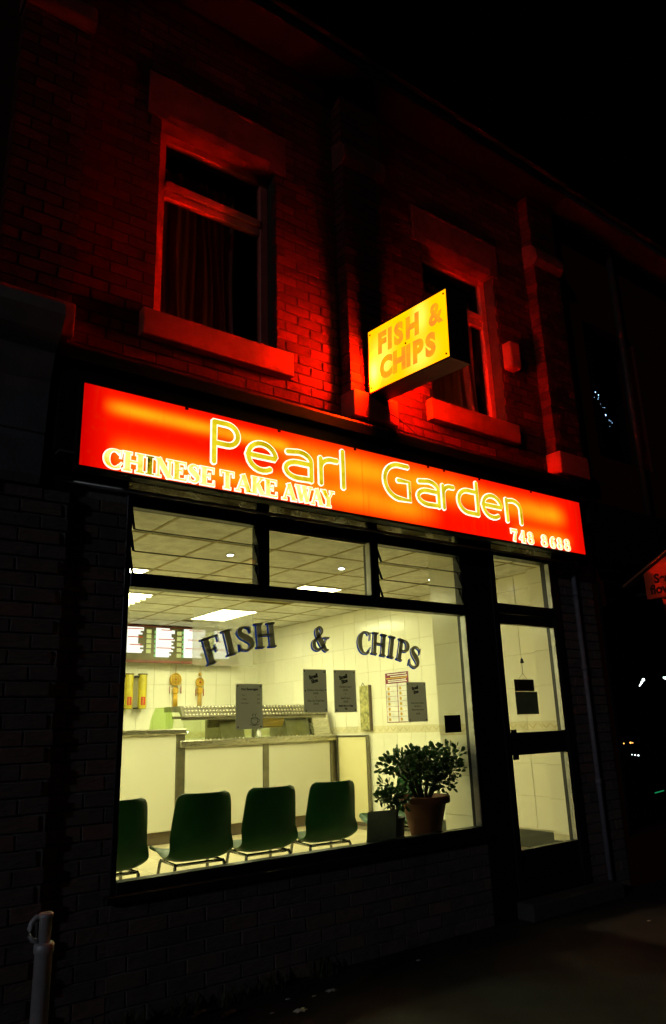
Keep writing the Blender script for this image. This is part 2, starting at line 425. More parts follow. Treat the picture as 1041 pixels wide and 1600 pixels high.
class MB:
    def __init__(s):
        s.v, s.f, s.mi, s.sm, s.rnd = [], [], [], [], []
        s.cm, s.cs, s.cr = 0, False, 0.0
    def face(s, idx):
        s.f.append(idx); s.mi.append(s.cm); s.sm.append(s.cs); s.rnd.append(s.cr)
    def add(s, verts, faces):
        b = len(s.v)
        s.v += [tuple(v) for v in verts]
        for f in faces:
            s.face([b + i for i in f])
        return s
    def box(s, x0, x1, y0, y1, z0, z1):
        return s.add([(x0, y0, z0), (x1, y0, z0), (x1, y1, z0), (x0, y1, z0), (x0, y0, z1), (x1, y0, z1), (x1, y1, z1), (x0, y1, z1)],
                     [(0, 3, 2, 1), (4, 5, 6, 7), (0, 1, 5, 4), (1, 2, 6, 5), (2, 3, 7, 6), (3, 0, 4, 7)])
    def bbox(s, x0, x1, y0, y1, z0, z1, c=0.003):
        """box with chamfered edges"""
        bm = bmesh.new()
        bmesh.ops.create_cube(bm, size=1.0)
        for v in bm.verts:
            v.co = Vector(((x0 + x1) / 2 + v.co.x * (x1 - x0), (y0 + y1) / 2 + v.co.y * (y1 - y0), (z0 + z1) / 2 + v.co.z * (z1 - z0)))
        bmesh.ops.bevel(bm, geom=bm.edges[:], offset=c, segments=1, affect='EDGES')
        bm.verts.index_update()
        s.add([v.co for v in bm.verts], [[v.index for v in f.verts] for f in bm.faces])
        bm.free()
        return s
    def prism(s, poly, axis, a, b):
        """polygon in the two other axes swept along axis from a to b"""
        n = len(poly)
        def mk(p, t):
            if axis == 'x': return (t, p[0], p[1])
            if axis == 'y': return (p[0], t, p[1])
            return (p[0], p[1], t)
        vs = [mk(p, a) for p in poly] + [mk(p, b) for p in poly]
        fs = [tuple(range(n))[::-1], tuple(range(n, 2 * n))] + [(i, (i + 1) % n, n + (i + 1) % n, n + i) for i in range(n)]
        return s.add(vs, fs)
    def tube(s, pts, r, n=10, cap=True):
        s.cs = True
        pts = [Vector(p) for p in pts]
        rs = r if isinstance(r, (list, tuple)) else [r] * len(pts)
        rings = []
        b = len(s.v)
        for i, p in enumerate(pts):
            d = (pts[min(i + 1, len(pts) - 1)] - pts[max(i - 1, 0)]).normalized()
            a = d.cross(Vector((0, 0, 1)))
            if a.length < 1e-3: a = Vector((1, 0, 0))
            a.normalize()
            c = d.cross(a)
            for k in range(n):
                an = 2 * math.pi * k / n
                s.v.append(tuple(p + (a * math.cos(an) + c * math.sin(an)) * rs[i]))
        for i in range(len(pts) - 1):
            for k in range(n):
                s.face([b + i * n + k, b + i * n + (k + 1) % n, b + (i + 1) * n + (k + 1) % n, b + (i + 1) * n + k])
        s.cs = False
        if cap:
            s.face([b + k for k in range(n)][::-1])
            s.face([b + (len(pts) - 1) * n + k for k in range(n)])
        return s
    def lathe(s, prof, c, n=28):
        s.cs = True
        b = len(s.v)
        for (r, z) in prof:
            for k in range(n):
                an = 2 * math.pi * k / n
                s.v.append((c[0] + r * math.cos(an), c[1] + r * math.sin(an), c[2] + z))
        for i in range(len(prof) - 1):
            for k in range(n):
                s.face([b + i * n + k, b + i * n + (k + 1) % n, b + (i + 1) * n + (k + 1) % n, b + (i + 1) * n + k])
        s.cs = False
        s.face([b + k for k in range(n)][::-1])
        s.face([b + (len(prof) - 1) * n + k for k in range(n)])
        return s
    def grid(s, fn, nu, nv, smooth=True):
        s.cs = smooth
        b = len(s.v)
        for i in range(nu + 1):
            for j in range(nv + 1):
                s.v.append(tuple(fn(i / nu, j / nv)))
        for i in range(nu):
            for j in range(nv):
                s.face([b + i * (nv + 1) + j, b + (i + 1) * (nv + 1) + j, b + (i + 1) * (nv + 1) + j + 1, b + i * (nv + 1) + j + 1])
        s.cs = False
        return s
    def ball(s, c, r, n=8):
        return s.grid(lambda u, v: (c[0] + r * math.sin(math.pi * u) * math.cos(2 * math.pi * v), c[1] + r * math.sin(math.pi * u) * math.sin(2 * math.pi * v), c[2] + r * math.cos(math.pi * u)), n, n)
    def mesh(s, name, mats, o=Vector((0, 0, 0))):
        me = bpy.data.meshes.new(name)
        me.from_pydata([(v[0] - o[0], v[1] - o[1], v[2] - o[2]) for v in s.v], [], s.f)
        for m in (mats if isinstance(mats, (list, tuple)) else [mats]):
            me.materials.append(MT[m])
        me.polygons.foreach_set('material_index', s.mi)
        me.polygons.foreach_set('use_smooth', s.sm)
        if any(s.rnd):
            a = me.attributes.new('rnd', 'FLOAT', 'FACE')
            a.data.foreach_set('value', s.rnd)
        me.validate()
        me.update()
        return me
    def build(s, name, mats, parent=None, **t):
        o = bpy.data.objects.new(name, s.mesh(name, mats, org(parent)))
        COL.objects.link(o)
        o.parent = parent
        ORG[o.name] = Vector(org(parent)) if parent else Vector((0, 0, 0))
        return tag(o, **t)

def inst(name, me, parent, loc, scale=(1, 1, 1), rot=(0, 0, 0)):
    o = bpy.data.objects.new(name, me)
    COL.objects.link(o)
    o.parent = parent
    o.location = Vector(loc) - org(parent)
    o.scale = scale
    o.rotation_euler = rot
    return o

def struct(mb, name, mats):
    return mb.build(name, mats, None, kind='structure')

def copy_tree(root, loc, rotz=0.0):
    r = root.copy()
    COL.objects.link(r)
    r.location = loc
    r.rotation_euler = (0, 0, rotz)
    ORG[r.name] = Vector(loc)
    for ch in list(root.children):
        c = ch.copy(); COL.objects.link(c); c.parent = r
        for g in list(ch.children):
            d = g.copy(); COL.objects.link(d); d.parent = c
    return r

_fonts = []
def text_mesh(body, size, bold=0.0, align='CENTER', depth=0.0004, shear=0.0, spacing=1.0):
    cu = bpy.data.curves.new('txt', 'FONT')
    cu.body = body
    cu.size = size
    cu.align_x = align
    cu.align_y = 'CENTER'
    cu.offset = bold
    cu.extrude = depth
    cu.shear = shear
    cu.space_character = spacing
    cu.resolution_u = 4
    o = bpy.data.objects.new('txt', cu)
    COL.objects.link(o)
    bpy.context.view_layer.update()
    dg = bpy.context.evaluated_depsgraph_get()
    me = bpy.data.meshes.new_from_object(o.evaluated_get(dg))
    bpy.data.objects.remove(o)
    bpy.data.curves.remove(cu)
    return me

def text_obj(name, body, size, mat, parent, loc, x_dir, z_dir, **kw):
    """flat lettering at loc reading along x_dir with z_dir up"""
    me = text_mesh(body, size, **kw)
    me.materials.clear()
    me.materials.append(MT[mat])
    x = Vector(x_dir).normalized(); n = x.cross(Vector(z_dir)).normalized(); z = n.cross(x)
    o = bpy.data.objects.new(name, me)
    COL.objects.link(o)
    o.parent = parent
    m = Matrix((x, z, n)).transposed().to_4x4()
    m.translation = Vector(loc) - org(parent)
    o.matrix_local = m
    return o

# ------------------------------------------------------------------ drawn letters
def catmull(pts, n=5, closed=False):
    out = []
    N = len(pts)
    rng = range(N) if closed else range(N - 1)
    for i in rng:
        g = lambda k: pts[k % N] if closed else pts[min(max(k, 0), N - 1)]
        p0, p1, p2, p3 = g(i - 1), g(i), g(i + 1), g(i + 2)
        for s in range(n):
            t = s / n
            out.append(tuple(0.5 * (2 * b + (c - a) * t + (2 * a - 5 * b + 4 * c - d) * t * t + (3 * b - a - 3 * c + d) * t ** 3) for a, b, c, d in zip(p0, p1, p2, p3)))
    if not closed:
        out.append(tuple(pts[-1]))
    return out

def arc(cx, cy, rx, ry, a0, a1, w0, w1=None, n=14):
    """arc in degrees with width w0 at the sides and w1 at top and bottom"""
    w1 = w0 if w1 is None else w1
    o = []
    for i in range(n + 1):
        a = rad(a0 + (a1 - a0) * i / n)
        k = abs(math.cos(a)) ** 1.5
        o.append((cx + rx * math.cos(a), cy + ry * math.sin(a), w1 + (w0 - w1) * k))
    return o

def ribbon(mb, pts, grow, d0, d1, F, closed=False, rnd=False):
    """flat stroke of varying width; F maps (x, y, depth) to space; grow widens it"""
    n = len(pts)
    L, R = [], []
    for i, (x, y, w) in enumerate(pts):
        if closed:
            a, b = pts[i - 1], pts[(i + 1) % n]
        else:
            a, b = pts[max(i - 1, 0)], pts[min(i + 1, n - 1)]
        tx, ty = b[0] - a[0], b[1] - a[1]
        l = math.hypot(tx, ty) or 1
        tx, ty = tx / l, ty / l
        h = w / 2 + grow
        ex = 0.0
        if not closed and i == 0: ex = -grow
        if not closed and i == n - 1: ex = grow
        L.append((x - ty * h + tx * ex, y + tx * h + ty * ex))
        R.append((x + ty * h + tx * ex, y - tx * h + ty * ex))
    poly = None
    caps0, caps1 = [], []
    if rnd and not closed:
        for (e, q, out) in ((0, 1, caps0), (n - 1, n - 2, caps1)):
            x, y, w = pts[e]
            an = math.atan2(y - pts[q][1], x - pts[q][0])
            h = w / 2 + grow
            sgn = 1
            for k in range(1, 6):
                t = an + math.pi / 2 - math.pi * k / 6
                out.append((x + h * math.cos(t), y + h * math.sin(t)))
    b0 = len(mb.v)
    outline_top, m = [], []
    if closed:
        for (q, dd) in ((L, d1), (R, d1), (L, d0), (R, d0)):
            mb.v += [F(p[0], p[1], dd) for p in q]
        for i in range(n):
            j = (i + 1) % n
            mb.face([b0 + i, b0 + n + i, b0 + n + j, b0 + j])
            mb.face([b0 + i, b0 + j, b0 + 2 * n + j, b0 + 2 * n + i])
            mb.face([b0 + n + i, b0 + 3 * n + i, b0 + 3 * n + j, b0 + n + j])
        return
    for (q, dd) in ((L, d1), (R, d1), (L, d0), (R, d0)):
        mb.v += [F(p[0], p[1], dd) for p in q]
    for i in range(n - 1):
        j = i + 1
        mb.face([b0 + i, b0 + n + i, b0 + n + j, b0 + j])
        mb.face([b0 + i, b0 + j, b0 + 2 * n + j, b0 + 2 * n + i])
        mb.face([b0 + n + i, b0 + 3 * n + i, b0 + 3 * n + j, b0 + n + j])
    if rnd:
        # end caps as fans
        for (e, cap) in ((0, caps0), (n - 1, caps1)):
            c0 = len(mb.v)
            mb.v += [F(p[0], p[1], d1) for p in cap] + [F(p[0], p[1], d0) for p in cap]
            first, last = (R, L) if e == 0 else (L, R)
            fo, lo = (n, 0) if e == 0 else (0, n)
            ring = [b0 + fo + e] + [c0 + k for k in range(len(cap))] + [b0 + lo + e] if e else [b0 + n + e] + [c0 + k for k in range(len(cap))][::1] + [b0 + e]
            mb.face(ring)
            low = [b0 + 2 * n + fo + e] + [c0 + len(cap) + k for k in range(len(cap))] + [b0 + 2 * n + lo + e] if e else [b0 + 3 * n + e] + [c0 + len(cap) + k for k in range(len(cap))] + [b0 + 2 * n + e]
            for k in range(len(ring) - 1):
                mb.face([ring[k], ring[k + 1], low[k + 1], low[k]])
    else:
        mb.face([b0, b0 + 2 * n, b0 + 3 * n, b0 + n])
        mb.face([b0 + n - 1, b0 + 2 * n - 1, b0 + 4 * n - 1, b0 + 3 * n - 1])

T_, t_, SV = 0.23, 0.075, 0.07
def st(x, y0=0.0, y1=1.0, w=T_, ser=True, hw=0.19):
    o = [[(x, y0, w), (x, y1, w)]]
    if ser:
        o += [[(x - hw, y0 + SV / 2, SV), (x + hw, y0 + SV / 2, SV)], [(x - hw, y1 - SV / 2, SV), (x + hw, y1 - SV / 2, SV)]]
    return o
def ln(*p, w=t_):
    return [[(q[0], q[1], w if len(q) < 3 else q[2]) for q in p]]
S_path = [(0.66, 0.70, 0.04), (0.63, 0.86, 0.06), (0.48, 0.955, 0.08), (0.30, 0.92, 0.13), (0.19, 0.79, 0.19), (0.27, 0.64, 0.24), (0.44, 0.52, 0.27), (0.60, 0.38, 0.24), (0.65, 0.22, 0.18), (0.53, 0.07, 0.12), (0.37, 0.045, 0.08), (0.19, 0.11, 0.06), (0.12, 0.31, 0.04)]
SER = {
 'F': (0.72, st(0.2) + ln((0.2, 0.965), (0.72, 0.965), w=SV) + ln((0.70, 0.98, 0.05), (0.70, 0.72, 0.02)) + ln((0.2, 0.52), (0.52, 0.52), w=SV) + ln((0.52, 0.66, 0.03), (0.52, 0.38, 0.03))),
 'I': (0.40, st(0.2)),
 'H': (1.0, st(0.21) + st(0.79) + ln((0.21, 0.51), (0.79, 0.51), w=0.08)),
 'S': (0.78, [catmull(S_path)] + ln((0.66, 0.68, 0.04), (0.68, 0.97, 0.04)) + ln((0.12, 0.33, 0.04), (0.10, 0.03, 0.04))),
 'C': (0.80, [arc(0.44, 0.5, 0.33, 0.46, 52, 308, 0.24, 0.07, 22)] + ln((0.70, 0.62, 0.03), (0.72, 0.97, 0.05)) + ln((0.63, 0.15, 0.06), (0.74, 0.34, 0.03))),
 'P': (0.78, st(0.2) + [[(0.2, 0.955, 0.07), (0.36, 0.955, 0.08)] + arc(0.40, 0.72, 0.26, 0.235, 88, -88, 0.22, 0.08, 12) + [(0.2, 0.485, 0.07)]]),
 'E': (0.78, st(0.2) + ln((0.2, 0.965), (0.72, 0.965), w=SV) + ln((0.70, 0.98, 0.05), (0.70, 0.72, 0.02)) + ln((0.2, 0.52), (0.5, 0.52), w=SV) + ln((0.5, 0.66, 0.03), (0.5, 0.38, 0.03)) + ln((0.2, 0.035), (0.74, 0.035), w=SV) + ln((0.73, 0.02, 0.05), (0.73, 0.28, 0.02))),
 'N': (0.95, st(0.17, w=0.09, hw=0.15) + st(0.80, w=0.09, hw=0.15) + ln((0.16, 0.97), (0.80, 0.03), w=0.22)),
 'T': (0.84, st(0.42) + ln((0.05, 0.965), (0.79, 0.965), w=SV) + ln((0.07, 0.98, 0.05), (0.07, 0.72, 0.03)) + ln((0.77, 0.98, 0.05), (0.77, 0.72, 0.03))),
 'A': (0.98, ln((0.16, 0.02), (0.48, 0.97), w=0.08) + ln((0.46, 0.98), (0.80, 0.02), w=0.23) + ln((0.25, 0.32), (0.68, 0.32), w=0.07) + ln((0.02, 0.035), (0.32, 0.035), w=SV) + ln((0.62, 0.035), (0.98, 0.035), w=SV)),
 'K': (0.95, st(0.2) + ln((0.24, 0.40), (0.74, 0.95), w=0.08) + ln((0.42, 0.60), (0.80, 0.03), w=0.22) + ln((0.56, 0.965), (0.90, 0.965), w=SV) + ln((0.62, 0.035), (0.97, 0.035), w=SV)),
 'W': (1.30, ln((0.16, 0.97), (0.42, 0.03), w=0.21) + ln((0.42, 0.05), (0.64, 0.95), w=0.07) + ln((0.60, 0.97), (0.86, 0.03), w=0.21) + ln((0.87, 0.05), (1.12, 0.95), w=0.07) + ln((0.0, 0.965), (0.34, 0.965), w=SV) + ln((0.46, 0.965), (0.78, 0.965), w=SV) + ln((0.98, 0.965), (1.28, 0.965), w=SV)),
 'Y': (0.94, ln((0.17, 0.97), (0.48, 0.45), w=0.22) + ln((0.78, 0.95), (0.50, 0.45), w=0.08) + ln((0.48, 0.5), (0.48, 0.02), w=T_) + ln((0.0, 0.965), (0.36, 0.965), w=SV) + ln((0.62, 0.965), (0.93, 0.965), w=SV) + ln((0.29, 0.035), (0.67, 0.035), w=SV)),
 '&': (0.98, [catmull([(0.90, 0.07, 0.05), (0.76, 0.05, 0.14), (0.60, 0.24, 0.24), (0.42, 0.52, 0.24), (0.30, 0.76, 0.17), (0.36, 0.93, 0.10), (0.49, 0.95, 0.08), (0.58, 0.84, 0.12), (0.53, 0.69, 0.09), (0.34, 0.53, 0.09), (0.16, 0.36, 0.17), (0.15, 0.17, 0.19), (0.30, 0.06, 0.12), (0.50, 0.08, 0.08), (0.68, 0.25, 0.06), (0.80, 0.50, 0.05)])] + ln((0.66, 0.55), (0.96, 0.55), w=0.06)),
 '7': (0.72, ln((0.08, 0.91), (0.66, 0.91), w=0.17) + ln((0.08, 0.99, 0.05), (0.08, 0.66, 0.04)) + [catmull([(0.62, 0.88, 0.09), (0.45, 0.5, 0.17), (0.36, 0.02, 0.24)])]),
 '4': (0.74, ln((0.50, 0.97), (0.07, 0.30), w=0.08) + ln((0.05, 0.29), (0.72, 0.29), w=0.08) + ln((0.50, 0.99), (0.50, 0.04), w=0.22) + ln((0.3, 0.035), (0.70, 0.035), w=SV)),
 '8': (0.76, ['c', arc(0.38, 0.74, 0.20, 0.21, 0, 342, 0.17, 0.07, 19), 'c', arc(0.38, 0.28, 0.24, 0.24, 0, 342, 0.19, 0.08, 19)]),
 '6': (0.76, ['c', arc(0.40, 0.29, 0.23, 0.25, 0, 342, 0.18, 0.08, 19), [(0.62, 0.83, 0.12), (0.52, 0.94, 0.09), (0.36, 0.90, 0.12), (0.22, 0.70, 0.19), (0.18, 0.40, 0.2)]]),
}
NW = 0.115
def rn(*p):
    return [[(x, y, NW) for x, y in p]]
def ra(cx, cy, rx, ry, a0, a1, n=12):
    return [(x, y) for x, y, w in arc(cx, cy, rx, ry, a0, a1, NW, NW, n)]
ROUND = {   # tube-like rounded alphabet, cap height 1, x-height 0.7
 'P': rn((0, 0.0), (0, 1.0)) + rn((0.0, 1.0), (0.30, 1.0), *ra(0.32, 0.735, 0.27, 0.265, 90, -90), (0.0, 0.47)),
 'e': [[(x, y, NW) for x, y in [(0.03, 0.37), (0.57, 0.37)] + ra(0.31, 0.36, 0.27, 0.35, 8, 305, 18)]],
 'a': rn(*([(0.08, 0.66), (0.3, 0.71)] + ra(0.32, 0.49, 0.25, 0.22, 80, 0, 6) + [(0.57, 0.0)])) + rn((0.57, 0.42), (0.33, 0.42), *ra(0.28, 0.21, 0.25, 0.21, 90, 270, 10), (0.57, 0.02)),
 'r': rn((0, 0.0), (0, 0.68)) + rn((0.0, 0.42), *ra(0.28, 0.42, 0.28, 0.27, 170, 80, 8), (0.40, 0.69)),
 'l': rn((0, 0.0), (0, 1.0)),
 'G': [[(x, y, NW) for x, y in [(0.72, 1.0), (0.45, 1.0)] + ra(0.45, 0.5, 0.42, 0.5, 95, 265, 16) + [(0.74, 0.0), (0.74, 0.54), (0.42, 0.54)]]],
 'd': rn((0.55, 0.0), (0.55, 1.0)) + rn((0.55, 0.70), (0.30, 0.70), *ra(0.29, 0.35, 0.27, 0.35, 95, 265, 14), (0.55, 0.0)),
 'n': rn((0, 0.0), (0, 0.70)) + rn((0.0, 0.66), (0.22, 0.70), *ra(0.24, 0.44, 0.28, 0.26, 80, 0, 7), (0.52, 0.0)),
}

def strokes(defn):
    out, c = [], False
    for s in defn:
        if s == 'c':
            c = True
            continue
        out.append((s, c))
        c = False
    return out

def shadow_mesh(defn, F, off, d):
    """the part of a drop shadow that shows beside each stroke"""
    mb = MB()
    for k, (s, c) in enumerate(strokes(defn)):
        tmp = MB()
        ribbon(tmp, s, 0, 0, 0, lambda x, y, dd: (x, y, 0))
        n = len(s)
        L, R = [v[:2] for v in tmp.v[:n]], [v[:2] for v in tmp.v[n:2 * n]]
        loop = [F(x, y, 0) for (x, y) in L + R[::-1]]
        m = len(loop)
        area = sum(loop[i][0] * loop[(i + 1) % m][2] - loop[(i + 1) % m][0] * loop[i][2] for i in range(m))
        sg = 1 if area > 0 else -1
        y = loop[0][1] - d - 0.00004 * k
        for i in range(m):
            a, b = loop[i], loop[(i + 1) % m]
            nx, nz = (b[2] - a[2]) * sg, -(b[0] - a[0]) * sg
            if nx * off[0] + nz * off[1] > 1e-7:
                yy = y - 0.000002 * i
                mb.add([(a[0], yy, a[2]), (b[0], yy, b[2]), (b[0] + off[0], yy, b[2] + off[1]), (a[0] + off[0], yy, a[2] + off[1])], [(0, 1, 2, 3)])
    return mb

def letter_mesh(defn, F, grow, d0, d1, rnd=False):
    mb = MB()
    for k, (s, c) in enumerate(strokes(defn)):
        ribbon(mb, s, grow, d0, d1 + 0.00035 * k, F, c, rnd)
    return mb

# ================================================================== GROUND
g = MB(); g.box(-60, 90, -2.62, 60, -0.4, 0.0)
struct(g, 'pavement', 'asphalt')
g = MB(); g.box(-60, 90, -60, -2.78, -0.5, -0.12)
struct(g, 'road', 'road')
kb = struct(MB().box(-60, 90, -2.77, -2.63, -0.45, -0.02), 'kerb', 'kerb')
ks = MB().bbox(0, 0.91, -2.775, -2.625, -0.1, 0.006, 0.012).mesh('kerb_stone', 'kerb')
for i in range(14):
    inst('kerb_stone', ks, kb, (-4 + i * 0.92, 0, 0))

# ================================================================== BUILDING
BLD = thing('shop_building', 'dark brick terrace shop with a lit shopfront and two upstairs windows', 'building', (3.6, 0, 0))
OPEN = [(1.765, 2.77, 4.22, 5.90), (4.415, 5.42, 4.22, 5.90)]          # upstairs window openings
wall = MB()
for (xa, xb, za, zb) in [(0.75, 1.765, 3.0, 7.1), (2.77, 4.415, 3.0, 7.1), (5.42, 6.42, 3.0, 7.1),
                         (1.765, 2.77, 3.0, 4.22), (1.765, 2.77, 5.90, 7.1), (4.415, 5.42, 3.0, 4.22), (4.415, 5.42, 5.90, 7.1)]:
    wall.box(xa, xb, 0.0, 0.24, za, zb)
for xc in (0.96, 3.6025, 6.2):
    wall.box(xc - 0.212, xc + 0.212, -0.122, 0.0, 3.75, 7.05)
WALL = wall.build('upper_wall', 'mortar_dark', BLD)

low = MB()
low.box(1.257, 1.635, -0.02, 0.24, 0, 2.93)
low.box(1.635, 4.62, -0.02, 0.30, 0, 0.615)
low.box(4.62, 4.93, -0.012, 0.06, 0, 0.615)
low.box(5.86, 6.428, -0.02, 0.062, 0, 2.93)
LOW = low.build('lower_wall', 'mortar_pale', BLD)

BH, BL_, JT = 0.084, 0.2335, 0.010
def cells(x0, x1, z0, z1, holes, H=BH, L=BL_, off=0.0):
    out = []
    k = 0
    z = z0
    while z + 0.02 < z1:
        zb = min(z + H - JT, z1)
        ivs = [(x0, x1)]
        for (ha, hb, hz0, hz1) in holes:
            if zb > hz0 + 0.01 and z < hz1 - 0.01:
                nv = []
                for (a, b) in ivs:
                    if hb <= a or ha >= b: nv.append((a, b)); continue
                    if ha > a: nv.append((a, ha))
                    if hb < b: nv.append((hb, b))
                ivs = nv
        s = x0 + off - L + (L / 2 if k % 2 else 0)
        while s < x1:
            for (a, b) in ivs:
                xa, xb = max(s, a), min(s + L - JT, b)
                if xb - xa > 0.035:
                    out.append((xa, xb, z, zb))
            s += L
        z += H
        k += 1
    return out

UNIT = {}
def unit_brick(mat, depth):
    key = (mat, depth)
    if key not in UNIT:
        UNIT[key] = []
        for k in range(5):
            rr = random.Random(k)
            bm = bmesh.new()
            bmesh.ops.create_cube(bm, size=1.0)
            w, h = BL_ - JT, BH - JT
            for v in bm.verts:
                v.co = Vector((v.co.x * w, v.co.y * depth, v.co.z * h))
                v.co.x += rr.uniform(-0.0025, 0.0025); v.co.z += rr.uniform(-0.0018, 0.0018)
                if v.co.y < 0: v.co.y += rr.uniform(-0.0025, 0.0025)
            bmesh.ops.bevel(bm, geom=bm.edges[:], offset=0.0035, segments=1, affect='EDGES')
            me = bpy.data.meshes.new('brick')
            bm.to_mesh(me); bm.free()
            me.materials.append(MT[mat])
            UNIT[key].append(me)
    return UNIT[key]

def lay_bricks(parent, clist, yf, depth, mat, keep):
    """bricks in keep (a set of indexes) are single objects, the others one joined part"""
    rest = MB()
    rr = random.Random(len(clist))
    for i, (xa, xb, za, zb) in enumerate(clist):
        j = rr.uniform(-0.003, 0.002)
        if i in keep:
            me = rr.choice(unit_brick(mat, depth))
            inst('brick', me, parent, ((xa + xb) / 2, yf + depth / 2 + j, (za + zb) / 2), ((xb - xa) / (BL_ - JT), 1, (zb - za) / (BH - JT)), (0, rr.uniform(-0.004, 0.004), 0))
        else:
            rest.cr = rr.uniform(0.001, 1)
            rest.box(xa + rr.uniform(0, 0.002), xb - rr.uniform(0, 0.002), yf + j, yf + depth + j, za, zb)
    if rest.f:
        rest.build('brickwork', mat, parent, kind='stuff')

up = cells(1.175, 3.385, 3.78, 7.05, OPEN[:1] + [(1.66, 2.87, 4.03, 4.225), (1.66, 2.87, 5.88, 6.27)], off=0.04)
nA = len(up)
up += cells(3.825, 5.985, 3.78, 7.05, OPEN[1:] + [(4.33, 5.51, 4.02, 4.225), (4.32, 5.51, 5.88, 6.27)], off=0.1)
order = sorted(range(len(up)), key=lambda i: math.hypot((up[i][0] + up[i][1]) / 2 - (3.1 if i < nA else 4.25), 0.8 * ((up[i][2] + up[i][3]) / 2 - 4.5)) + (0.0 if i < nA else 0.45))
lay_bricks(WALL, up, -0.009, 0.06, 'brick_red', set(order[:150]))
pil = []
for xc in (0.96, 3.6025, 6.2):
    pil += cells(xc - 0.22, xc + 0.22, 4.035, 6.18, [], off=0.11)
    pil += cells(xc - 0.22, xc + 0.22, 6.42, 7.05, [], off=0.11)
order = sorted(range(len(pil)), key=lambda i: math.hypot((pil[i][0] + pil[i][1]) / 2 - 3.45, pil[i][2] - 4.2))
lay_bricks(WALL, pil, -0.13, 0.125, 'brick_red', set(order[:30]))
lowc = cells(1.265, 1.64, 0.0, 2.86, [], off=0.09)
nb = len(lowc)
lowc += cells(1.64, 4.93, 0.0, 0.60, [], off=0.0)
lowc += cells(5.857, 6.425, 0.0, 2.9, [], off=0.0)
order = sorted([i for i in range(len(lowc)) if (i < nb and lowc[i][2] > 0.25) or (i >= nb and lowc[i][0] < 3.2)], key=lambda i: lowc[i][0] * 1.0 - lowc[i][2] * 0.4)
lay_bricks(LOW, lowc, -0.032, 0.05, 'brick_dark', set(order[:118]))

# stone blocks at the foot and head of the pilasters
for i, xc in enumerate((0.96, 3.6025, 6.2)):
    m = MB().bbox(xc - 0.235, xc + 0.235, -0.175, 0.0, 3.80, 4.03, 0.008)
    m.build('stone_block', 'sill', BLD)
    m = MB().prism([(0, 6.18), (-0.15, 6.18), (-0.19, 6.24), (-0.19, 6.34), (-0.14, 6.42), (0, 6.46)], 'x', xc - 0.235, xc + 0.235)
    m.build('capital', 'dark_stone', BLD)

# upstairs windows
for k, (xa, xb, za, zb) in enumerate(OPEN):
    sl = (1.665, 2.875) if k == 0 else (4.33, 5.51)
    MB().bbox(sl[0], sl[1], -0.08, 0.12, 4.03, 4.226, 0.006).build('window_sill', 'sill', BLD)
    lx = (1.66, 2.865) if k == 0 else (4.31, 5.50)
    lin = MB()
    lin.prism([(-0.022, 5.955), (0.0, 5.892), (0.13, 5.892), (0.13, 6.27), (-0.03, 6.27), (-0.03, 6.255), (-0.022, 6.25)], 'x', xa + 0.05, xb - 0.05)
    lin.box(lx[0], xa + 0.05, -0.022, 0.13, 5.885, 6.27)
    lin.box(xb - 0.05, lx[1], -0.022, 0.13, 5.885, 6.27)
    lin.build('lintel', 'dark_stone', BLD)
    win = thing('upstairs_window', '', '', (xa, 0.1, za)) if False else None
    fr = MB()
    y0, y1 = 0.115, 0.17
    fr.bbox(xa, xa + 0.10, y0, y1, za, zb - 0.002, 0.006)
    fr.bbox(xb - 0.075, xb, y0, y1, za, zb - 0.002, 0.006)
    fr.bbox(xa + 0.10, xb - 0.075, y0 + 0.002, y1, zb - 0.075, zb - 0.002, 0.006)
    fr.bbox(xa + 0.10, xb - 0.075, y0 + 0.002, y1, za, za + 0.07, 0.006)
    fr.bbox(xa + 0.10, xb - 0.075, y0 - 0.012, y1, 5.395, 5.465, 0.006)
    fr.bbox(xa + 0.10, xb - 0.075, y0 + 0.004, y1, 5.325, 5.393, 0.006)
    fo = fr.build('upstairs_window', 'pvc', BLD)
    MB().box(xa + 0.10, xb - 0.075, 0.145, 0.15, za + 0.07, 5.325).build('pane', 'glass_dark', fo)
    MB().box(xa + 0.10, xb - 0.075, 0.145, 0.15, 5.465, zb - 0.075).build('pane', 'glass_dark', fo)
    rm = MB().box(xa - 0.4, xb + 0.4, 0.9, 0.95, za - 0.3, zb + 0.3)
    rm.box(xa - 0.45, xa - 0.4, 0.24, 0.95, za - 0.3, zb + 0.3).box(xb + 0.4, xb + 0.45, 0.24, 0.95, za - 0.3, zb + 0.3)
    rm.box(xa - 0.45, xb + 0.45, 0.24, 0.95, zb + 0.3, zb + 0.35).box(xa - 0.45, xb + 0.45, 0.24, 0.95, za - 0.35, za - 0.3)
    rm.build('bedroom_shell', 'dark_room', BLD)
    x0c, x1c = (xa + 0.12, xb - 0.22) if k == 0 else (xa + 0.05, xb - 0.05)
    ph = random.uniform(0, 6)
    def cf(u, v, x0c=x0c, x1c=x1c, za=za, ph=ph, k=k):
        x = x0c + (x1c - x0c) * u
        amp = 0.035 * (0.35 + 0.65 * (1 - v))
        y = 0.30 + amp * math.sin(26 * u + ph + 1.5 * math.sin(7 * u) + 0.8 * v) + 0.014 * math.sin(61 * u + 3 * v)
        return (x + 0.02 * math.sin(5 * v + 9 * u), y, za - 0.1 + (1.62) * v)
    MB().grid(cf, 90, 14).build('curtain', 'curtain', None, label=('red-brown gathered curtain behind the left upstairs window' if k == 0 else 'red-brown gathered curtain behind the upstairs window beside the yellow sign'), cat='curtain', group='upstairs curtains')

